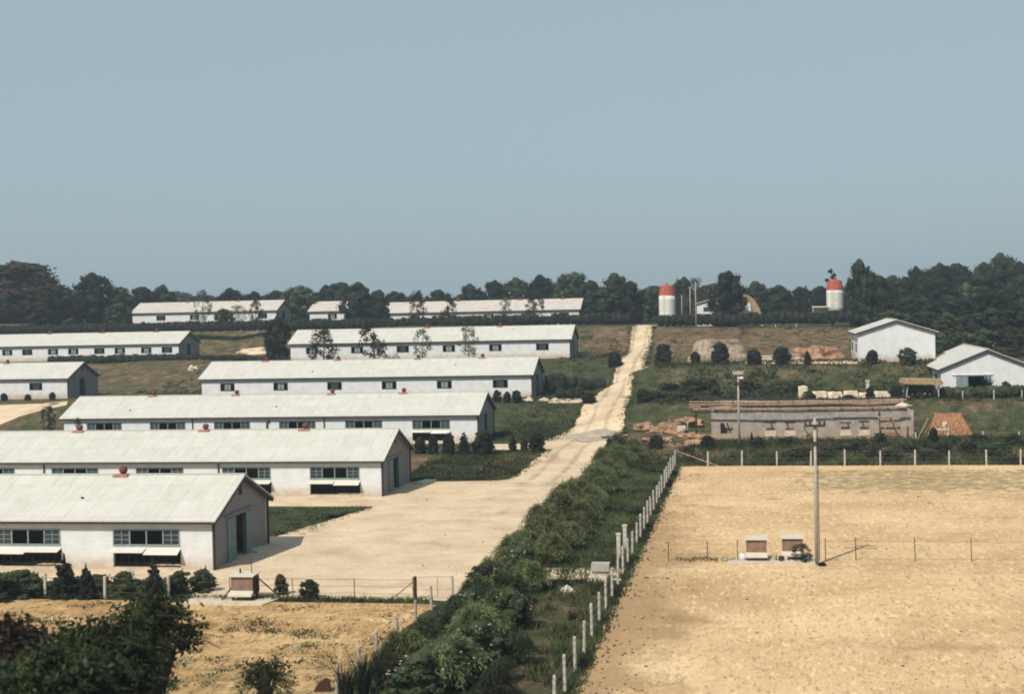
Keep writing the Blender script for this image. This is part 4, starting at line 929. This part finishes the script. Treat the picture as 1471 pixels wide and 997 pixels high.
pts = [onY(px, 108.9) for px in (968, 1017, 1066, 1116, 1165, 1214, 1265, 1315, 1364, 1418, 1467, 1520)]
t = fence('white post fence across the far side of the tan field', [Vector((p.x, 109.1, 0)) for p in pts[1:]], 1.18, .07, wires=(.3, .6, .9, 1.1), seed=3)
MB().tube([(-3.0-pts[1].x+.2, 0, 0), (-6.0-pts[1].x, 0, 1.2)], .045, 6).build('brace', 'pole_wood', t)
pts = [G(px, 655) for px in (1327, 1342, 1370, 1410, 1465)]; 
fence('short rear row of white posts beyond the far side of the tan field', [onY(px, 119.5) for px in (1316, 1362, 1412, 1464, 1512)], .85, .07, wires=(.6,), seed=4)
fence('three pale stub posts on the green bank above the lumber', [onY(px, 137) for px in (1383, 1428, 1468)], .8, .06, wires=(), seed=14)
fence('short white post fence with low hedge before the nearest barn', [onY(px, 58.5) for px in (-20, 65, 151, 242)], 1.05, .075, wires=(.3, .6, .9), seed=5)
fence('thin dark stake fence from the left feeder to the gate', [onY(px, 58.9) for px in (330, 421, 509)]+[onY(594, 58.9)], .95, .03, 'pole_wood', wires=(.3, .6, .88), seed=6)
c = onY(597, 58.9); t = thing('yard_gate', 'dark-posted wire gate at the near end of the yard', 'gate', c)
gx = AY(648, 850, 58.9).x-c.x
MB().tube([(0, 0, -.2), (0, 0, 1.02)], .07, 8).build('post', 'fascia', t); MB().tube([(gx, .3, -.2), (gx, .3, 1.0)], .05, 8).build('post', 'cement_pole', t)
MB().tube([(-1.1, 0, 0), (-.03, 0, .85)], .03, 5).build('brace', 'pole_wood', t)
g_ = MB(); g_.tube([(.1, .02, .98), (gx-.05, .28, .98)], .018, 5); g_.tube([(.1, .02, .45), (gx-.05, .28, .45)], .015, 5); g_.tube([(gx*.6, .15, .1), (gx*.6, .15, .95)], .02, 5); g_.build('gate_rails', 'cement_pole', t)
fence('slanting line of pale posts between the left field and the ditch bushes', [Vector((-13.0, 57.2, 0)), Vector((-13.0, 54.4, 0)), Vector((-13.05, 51.6, 0)), Vector((-13.1, 49.0, 0)), Vector((-13.1, 46.6, 0)), Vector((-13.15, 44.2, 0))], 1.0, .06, 'cement_pole', wires=(.5, .9), seed=7)
fence('thin rusty stake fence crossing the tan field left of the feeders', [onY(px, 68.6) for px in (960, 1017)]+[onY(1060, 68.6)], 1.0, .02, 'fascia', wires=(.4, .85), seed=8, wr=.005)
fence('thin stake fence crossing the tan field right of the utility pole', [onY(px, 69) for px in (1186, 1230, 1315, 1396, 1480)], 1.1, .02, 'fascia', wires=(.15, .95), seed=9, wr=.006)
# square concrete gate pillar pair and culvert box at the path
c = onY(893, 71); 
for i, (px, y, hh) in enumerate(((889, 69.2, 1.25), (898, 72.2, 1.2))):
    c = onY(px, y); t = thing('gate_pillar', '%s square pale pillar in the post fence, near the culvert' % ('nearer' if i == 0 else 'farther'), 'pillar', c)
    MB().box(-.09, .09, -.09, .09, -.2, hh-.08).build('shaft', 'post_white', t); MB().box(-.115, .115, -.115, .115, hh-.08, hh).build('cap', 'concrete', t)
c = G(862, 836); t = thing('culvert_box', 'pale concrete culvert box beside the post fence', 'culvert', (c.x, c.y+.2, 0))
MB().box(-.38, .42, -.25, .3, .42, .76).build('box', 'cement_pole', t); MB().box(-.5, .35, -.6, .1, -.1, .22).build('step', 'panel', t)
MB().box(.423, .45, -.18, .22, .47, .72).build('opening', 'fascia', t); MB().box(-.34, .38, -.15, .25, -.1, .42).build('base', 'concrete', t)
c = G(817, 851); mound('boulder', 'pale stone lying in the ditch grass near the culvert', c, (.28, .2, .2), 'stone', 51, .2, 'stone')

# ------------------------------------------------------------------ feeders, slabs
def feeder(label, px, y, slab=None, tilt=0, ladder=False):
    c = onY(px, y); t = thing('feed_bin', label, 'feed bin', (c.x, y, .12), group='roofed feed bins')
    w = .47
    MB().box(-w, w, 0, .75, .30, .94).build('box', 'brown_box', t)
    MB().prism([(-.10, .945), (.85, .99), (.85, 1.03), (-.10, .985)], 'x', -w-.06, w+.06).build('lid', 'panel', t)
    MB().prism([(-.32, .16), (-.003, .18), (-.003, .36), (-.32, .24)], 'x', -w-.03, w+.03).build('trough', 'panel', t)
    for x in (-w+.05, w-.05):
        for yy_ in (.06, .68): MB().box(x-.04, x+.04, yy_-.04, yy_+.04, -.1, .30).build('leg', 'fascia', t)
    if ladder:
        MB().box(w, w+.05, .1, .7, .2, .9).build('end_panel', 'fascia', t)
        MB().tube([(w+.02, .3, .95), (w+1.15, .1, .1)], .035, 5).build('ramp_pole', 'fascia', t); MB().tube([(w-.2, .5, 1.0), (w-.22, .5, 1.65)], .018, 5).build('rod', 'fascia', t)
        MB().tube([(-w-.0, .1, .5), (-w-.4, -.1, -.05)], .03, 5).build('prop', 'fascia', t); MB().tube([(-w*.5, .5, 1.02), (-w*.5, .5, 1.2)], .04, 5).build('knob', 'fascia', t)
    return t
feeder('left brown feed bin with pale lid on the slab in the tan field', 1087, 68.5)
feeder('right brown feed bin with pale lid, twiggy bush at its front corner', 1139, 68.9)
feeder('brown feed bin with slanting pole and rod, near the corner of the nearest barn', 348, 58.2, ladder=True)
c = onY(1112, 68.3); MB_ = MB().box(-2.1, 1.85, -.75, 1.0, -.1, .13); o = MB_.build('concrete_slab', 'concrete', loc=(c.x, 68.3, 0)); tag(o, 'long pale slab under the two feed bins in the tan field', 'slab')
c = onY(352, 58); o = MB().prism([(-2.6, -.7), (1.0, -.75), (1.35, .9), (-2.5, .9)], 'z', -.1, .10).build('concrete_slab', 'concrete', loc=(c.x, 58, 0)); tag(o, 'pale slab under the feed bin near the nearest barn', 'slab')
c = G(1152, 808); tree('small', 'dark twiggy bush leaning on the right feed bin', 'bush', (c.x-.03, 68.25, .0), .95, .95); 
c = G(1180, 813); tree('shrub', 'tiny dark tuft at the foot of the near utility pole', 'bush', (c.x, 67.6, 0), .2, .4)
c = G(1120, 806); t = thing('bucket_pile', 'small jumble of pails between the two feed bins', 'pails', (c.x, 68.4, .13))
for k, (x, y, r, h) in enumerate(((-.25, .1, .15, .28), (.05, -.1, .12, .22), (.28, .05, .1, .2))):
    MB().lathe([(r*.75, 0), (r, h), (r*.86, h+.001)], 12, (x, y, 0)).build('pail', ('stone', 'fascia', 'panel')[k], t)
c = G(1067, 808); t = thing('feed_sack', 'small whitish sack left of the left feed bin', 'sack', (c.x, 68.5, .13)); MB().blob((0, 0, .14), (.16, .12, .17), 3, .15, flat=0).build('bag', 'porcelain', t)
for i, (px, y, lx, ly, lb) in enumerate(((372, 70.8, .35, 1.1, 'pale step slab on the yard before the nearest barn door'), (610, 99.2, .4, 1.6, 'pale step slab beside the second barn door'))):
    c = onY(px, y); t = thing('step_slab', lb, 'slab', (c.x, y, 0), rz=-.25); MB().box(-lx, lx, -ly*.6, ly*.6, .0, .16).build('slab_top', 'panel', t); MB().box(-lx+.1, lx-.1, -ly*.5, ly*.5, -.1, 0).build('footing', 'fascia', t)

# ------------------------------------------------------------------ utility poles
def pole(label, loc, h, r=.13, arms=(), ins=(), lamp=False):
    t = thing('utility_pole', label, 'utility pole', loc)
    MB().tube([(0, 0, -.3), (0, 0, h*.55), (0, 0, h)], [r, r*.85, r*.62], 10).build('shaft', 'cement_pole', t, smooth=True)
    for (z, l, m) in arms:
        a = MB().box(-l/2, l/2, -r-.08, -r+.0, z-.05, z+.05).build('crossarm', m, t)
        for x in (-l*.45, -l*.22, l*.22, l*.45)[:4]:
            MB().lathe([(.03, 0), (.055, .05), (.04, .09), (.055, .13), (.02, .17)], 8, (x, -r-.04, z+.05)).build('insulator', 'fascia' if m == 'fascia' else 'porcelain', a)
    return t
bpos = (2.6, 68.0, 0)
t = pole('tall near utility pole in the tan field behind the right feed bin', bpos, 6.75, .085, ((5.62, 1.6, 'fascia'), (6.4, .95, 'fascia')))
MB().tube([(-.5, -.16, 6.35), (-.08, -.14, 5.6)], .025, 5).build('brace', 'fascia', t); MB().tube([(.12, -.05, .2), (.1, -.05, 6.4)], .02, 5).build('conduit', 'fascia', t)
c = onY(1062, 118.3)
c = G(1062, 641); t = pole('slim utility pole with pale insulators before the unfinished building', (c.x, c.y, c.z), 6.0, .10, ((5.75, .8, 'post_white'), (5.0, .5, 'fascia')))
MB().blob((.25, -.15, 5.4), (.2, .16, .12), 2, .05).build('lamp_hood', 'porcelain', t)
c = onY(1000, 211.5); pole('utility pole on the crest right of the road-top silo', c, AY(1000, 405, 211.5).z-c.z, .09, ())
c = onY(992, 232); pole('right one of two bare pale poles behind the hedge near the road-top silo', c, AY(992, 412, 232).z-c.z, .09)
c = onY(980, 232); pole('left one of two bare pale poles behind the hedge near the road-top silo', c, AY(980, 424, 232).z-c.z, .08)
c = onY(1021, 158); pole('short pale pole in front of the big grey-brown heap', c, AY(1021, 500, 158).z-c.z, .06)
c = onY(988, 131); pole('very short pale stub pole left of the unfinished building', c, .95, .06)
c = onY(1330, 142.5); t = thing('white_stand', 'white flat-topped stand at the left corner of the low white shed', 'stand', (c.x, 142.5, c.z)); MB().box(-.12, .12, -.12, .12, -.1, 1.35).build('column', 'post_white', t); MB().box(-.4, .4, -.3, .3, 1.35, 1.5).build('top', 'panel', t)
# overhead cables near -> second pole
t = thing('overhead_cable', 'thin dark cable slung between the near and the slim utility poles', 'cable', (2.6, 68, 5.9))
p2 = Vector((G(1062, 641).x-2.6, G(1062, 641).y-68, 5.75+G(1062, 641).z-5.9+.15))
for k, dx in enumerate((-.55, .55)):
    b = MB(); p = Vector((dx, -.17, -.18)); q = p2+Vector((dx*.5, -.14, 0)); pts = [p.lerp(q, f_/14)+Vector((0, 0, -.9*4*(f_/14)*(1-f_/14))) for f_ in range(15)]; b.tube(pts, .008, 4, False); b.build('strand', 'wire', t)

# ------------------------------------------------------------------ small ground stuff
rng = random.Random(77)
b = MB()
def clods(x0, x1, y0, y1, n, s0, s1, b, zz=.05):
    for _ in range(n):
        x, y = rng.uniform(x0, x1), rng.uniform(y0, y1)
        if noise.noise((x*.25, y*.25, 9)) < rng.uniform(-.35, .3): continue
        s_ = rng.uniform(s0, s1)*(1 if rng.random() > .04 else 2.0); b.blob((x, y, H(x, y)+zz), (s_, s_*rng.uniform(.6, 1), s_*.55), rng.randint(0, 50), .3, 2, 5, 3)
clods(-34, -13.4, 40, 58.4, 2600, .02, .05, b); clods(-5.6, 18, 42, 66, 1500, .015, .04, b); clods(-5.6, 26, 66, 108, 420, .02, .05, b); clods(-5.6, -3.6, 44, 104, 420, .03, .065, b); clods(-24, -12.5, 60, 98, 60, .02, .06, b)
tag(b.build('soil_clods', 'clod'), 'small dark clods scattered over the bare soil', 'clods', kind='stuff')
def blades(b, x, y, n, h, spread):
    z = H(x, y)
    for _ in range(n):
        px_, py_ = x+rng.gauss(0, spread), y+rng.gauss(0, spread); a = rng.uniform(0, 6.28); l = h*rng.uniform(.5, 1.2); w_ = .022+.02*rng.random()
        dx, dy = cos(a)*w_, sin(a)*w_; lx, ly = rng.gauss(0, .35)*l, rng.gauss(0, .35)*l; i0 = len(b.v)
        b.v += [(px_-dx, py_-dy, z), (px_+dx, py_+dy, z), (px_+lx, py_+ly, z+l)]; b.f.append((i0, i0+1, i0+2))
b = MB()
for _ in range(4600):       # ditch
    y = rng.uniform(42, 114); x_ = rng.uniform(-12.3, -6.2)
    if y < 66 and noise.noise((x_*.7, y*.5, 21)) > .12: continue
    blades(b, x_, y, 7, .22 if y > 66 else .34, .14)
for _ in range(900): blades(b, rng.uniform(-40, -24), rng.uniform(75.8, 87), 6, .13, .15)
for _ in range(1500): blades(b, rng.uniform(-25, -17.2), rng.uniform(100.8, 115), 6, .22, .2)
for _ in range(1500): blades(b, rng.uniform(-6, 24), rng.uniform(109.3, 121), 8, .5, .22)
for _ in range(1200): blades(b, rng.uniform(-11, 24), rng.uniform(130, 152), 6, .35, .3)
for _ in range(700): blades(b, rng.uniform(-24, -17), rng.uniform(124, 143), 6, .25, .3)
for _ in range(2600):       # ragged verges of the road and yard
    y = rng.uniform(76, 212); xl, xr = stepped(y)
    if rng.random() < .5 and xl > -30: blades(b, xl+rng.gauss(-.1, .3), y, 6, .2, .12)
    else: blades(b, xr+rng.gauss(.1, .3), y, 6, .2, .12)
for _ in range(1500): blades(b, -5.85+rng.gauss(0, .16), rng.uniform(42, 109), 5, .16, .08)
for _ in range(500): blades(b, rng.uniform(-32, -13.5), 58.7+rng.gauss(0, .15), 6, .22, .1)
tag(b.build('grass', 'blade'), 'rough green grass on the banks and in the ditch', 'grass', kind='stuff')
b = MB()
for _ in range(900):
    x, y = rng.uniform(-34, -13.5), rng.uniform(39, 57.5)
    if noise.noise((x*.35, y*.6, 4)) < .02+.03*(y-44)/3: continue
    for k in range(5):
        for q in range(4): leafquad(b, Vector((x+rng.gauss(0, .18), y+rng.gauss(0, .12), .07+rng.random()*.12)), rng.uniform(.03, .06), rng)
for _ in range(60):
    x, y = rng.uniform(-3.8, -1), rng.uniform(68.3, 69.2)
    for q in range(6): leafquad(b, Vector((x+rng.gauss(0, .1), y+rng.gauss(0, .08), .06+rng.random()*.12)), .04, rng)
tag(b.build('weeds', 'weed'), 'low dusty weeds creeping over the bare field', 'weeds', kind='stuff')

b = MB(); rng = random.Random(91)
def cover(x0, x1, y0, y1, n, s0, s1, hh):
    for _ in range(n):
        x, y = rng.uniform(x0, x1), rng.uniform(y0, y1)
        if noise.noise((x*.3, y*.3, 14)) < rng.uniform(-.5, .35): continue
        if -17.8 < x < -10.8 and y > 112: continue
        z = H(x, y)
        for q in range(9): leafquad(b, Vector((x+rng.gauss(0, .22), y+rng.gauss(0, .22), z+rng.random()*hh)), rng.uniform(s0, s1), rng)
cover(-11, 24, 136, 158, 2600, .07, .16, .35); cover(-11, 22, 160, 211, 1500, .05, .12, .14); cover(-24, -17, 124, 205, 1300, .06, .13, .2)
cover(-12, 26, 109.5, 122, 1500, .06, .12, .4); cover(-25, -17.3, 101, 115, 900, .05, .11, .22); cover(-60, -25, 190, 212, 700, .07, .14, .2); cover(-75, -58, 160, 200, 700, .07, .14, .2)
tag(b.build('ground_cover', 'leaf_mid'), 'low scrubby ground cover on the terrace banks', 'ground cover', kind='stuff')

# taller weeds on banks beyond the fence, individually placed as bushes
random.seed(44)
for i in range(22):
    px = 1090+i*17.5+random.uniform(-6, 6); c = onY(px, random.uniform(112, 119.5))
    if c.z > 3: continue
    tree('greenshrub', '%s rough green weed clump from the left beyond the far fence' % ORD[i], 'weeds', c, random.uniform(.5, .95), random.uniform(1.3, 2.2), 'weed clumps beyond the far fence')
for i in range(14):
    px = 935+i*16+random.uniform(-6, 6); c = onY(px, random.uniform(135, 150))
    tree('greenshrub', '%s leafy bush from the left on the green bank right of the road' % ORD[i], 'bush', (c.x, c.y, c.z-.1), random.uniform(.6, 1.4), random.uniform(1.6, 3), 'bushes on the green bank')

# ------------------------------------------------------------------ haze
b = MB().box(-3400, 3400, -380, 4900, -1.5, 34)
hz = b.build('haze', 'panel'); m = bpy.data.materials.new('haze_air'); m.use_nodes = True; N = m.node_tree.nodes; N.clear()
o = N.new('ShaderNodeOutputMaterial'); v = N.new('ShaderNodeVolumePrincipled'); v.inputs['Color'].default_value = (.72, .84, .95, 1); v.inputs['Density'].default_value = .00045; v.inputs['Anisotropy'].default_value = .2
m.node_tree.links.new(v.outputs[0], o.inputs['Volume']); hz.data.materials.clear(); hz.data.materials.append(m)
tag(hz, 'thin bluish summer haze over the farm', 'haze', kind='stuff')

for o in bpy.data.objects:
    if o.get('label') and not (4 <= len(o['label'].split()) <= 16): print('LONGLABEL', o.name, o['label'])
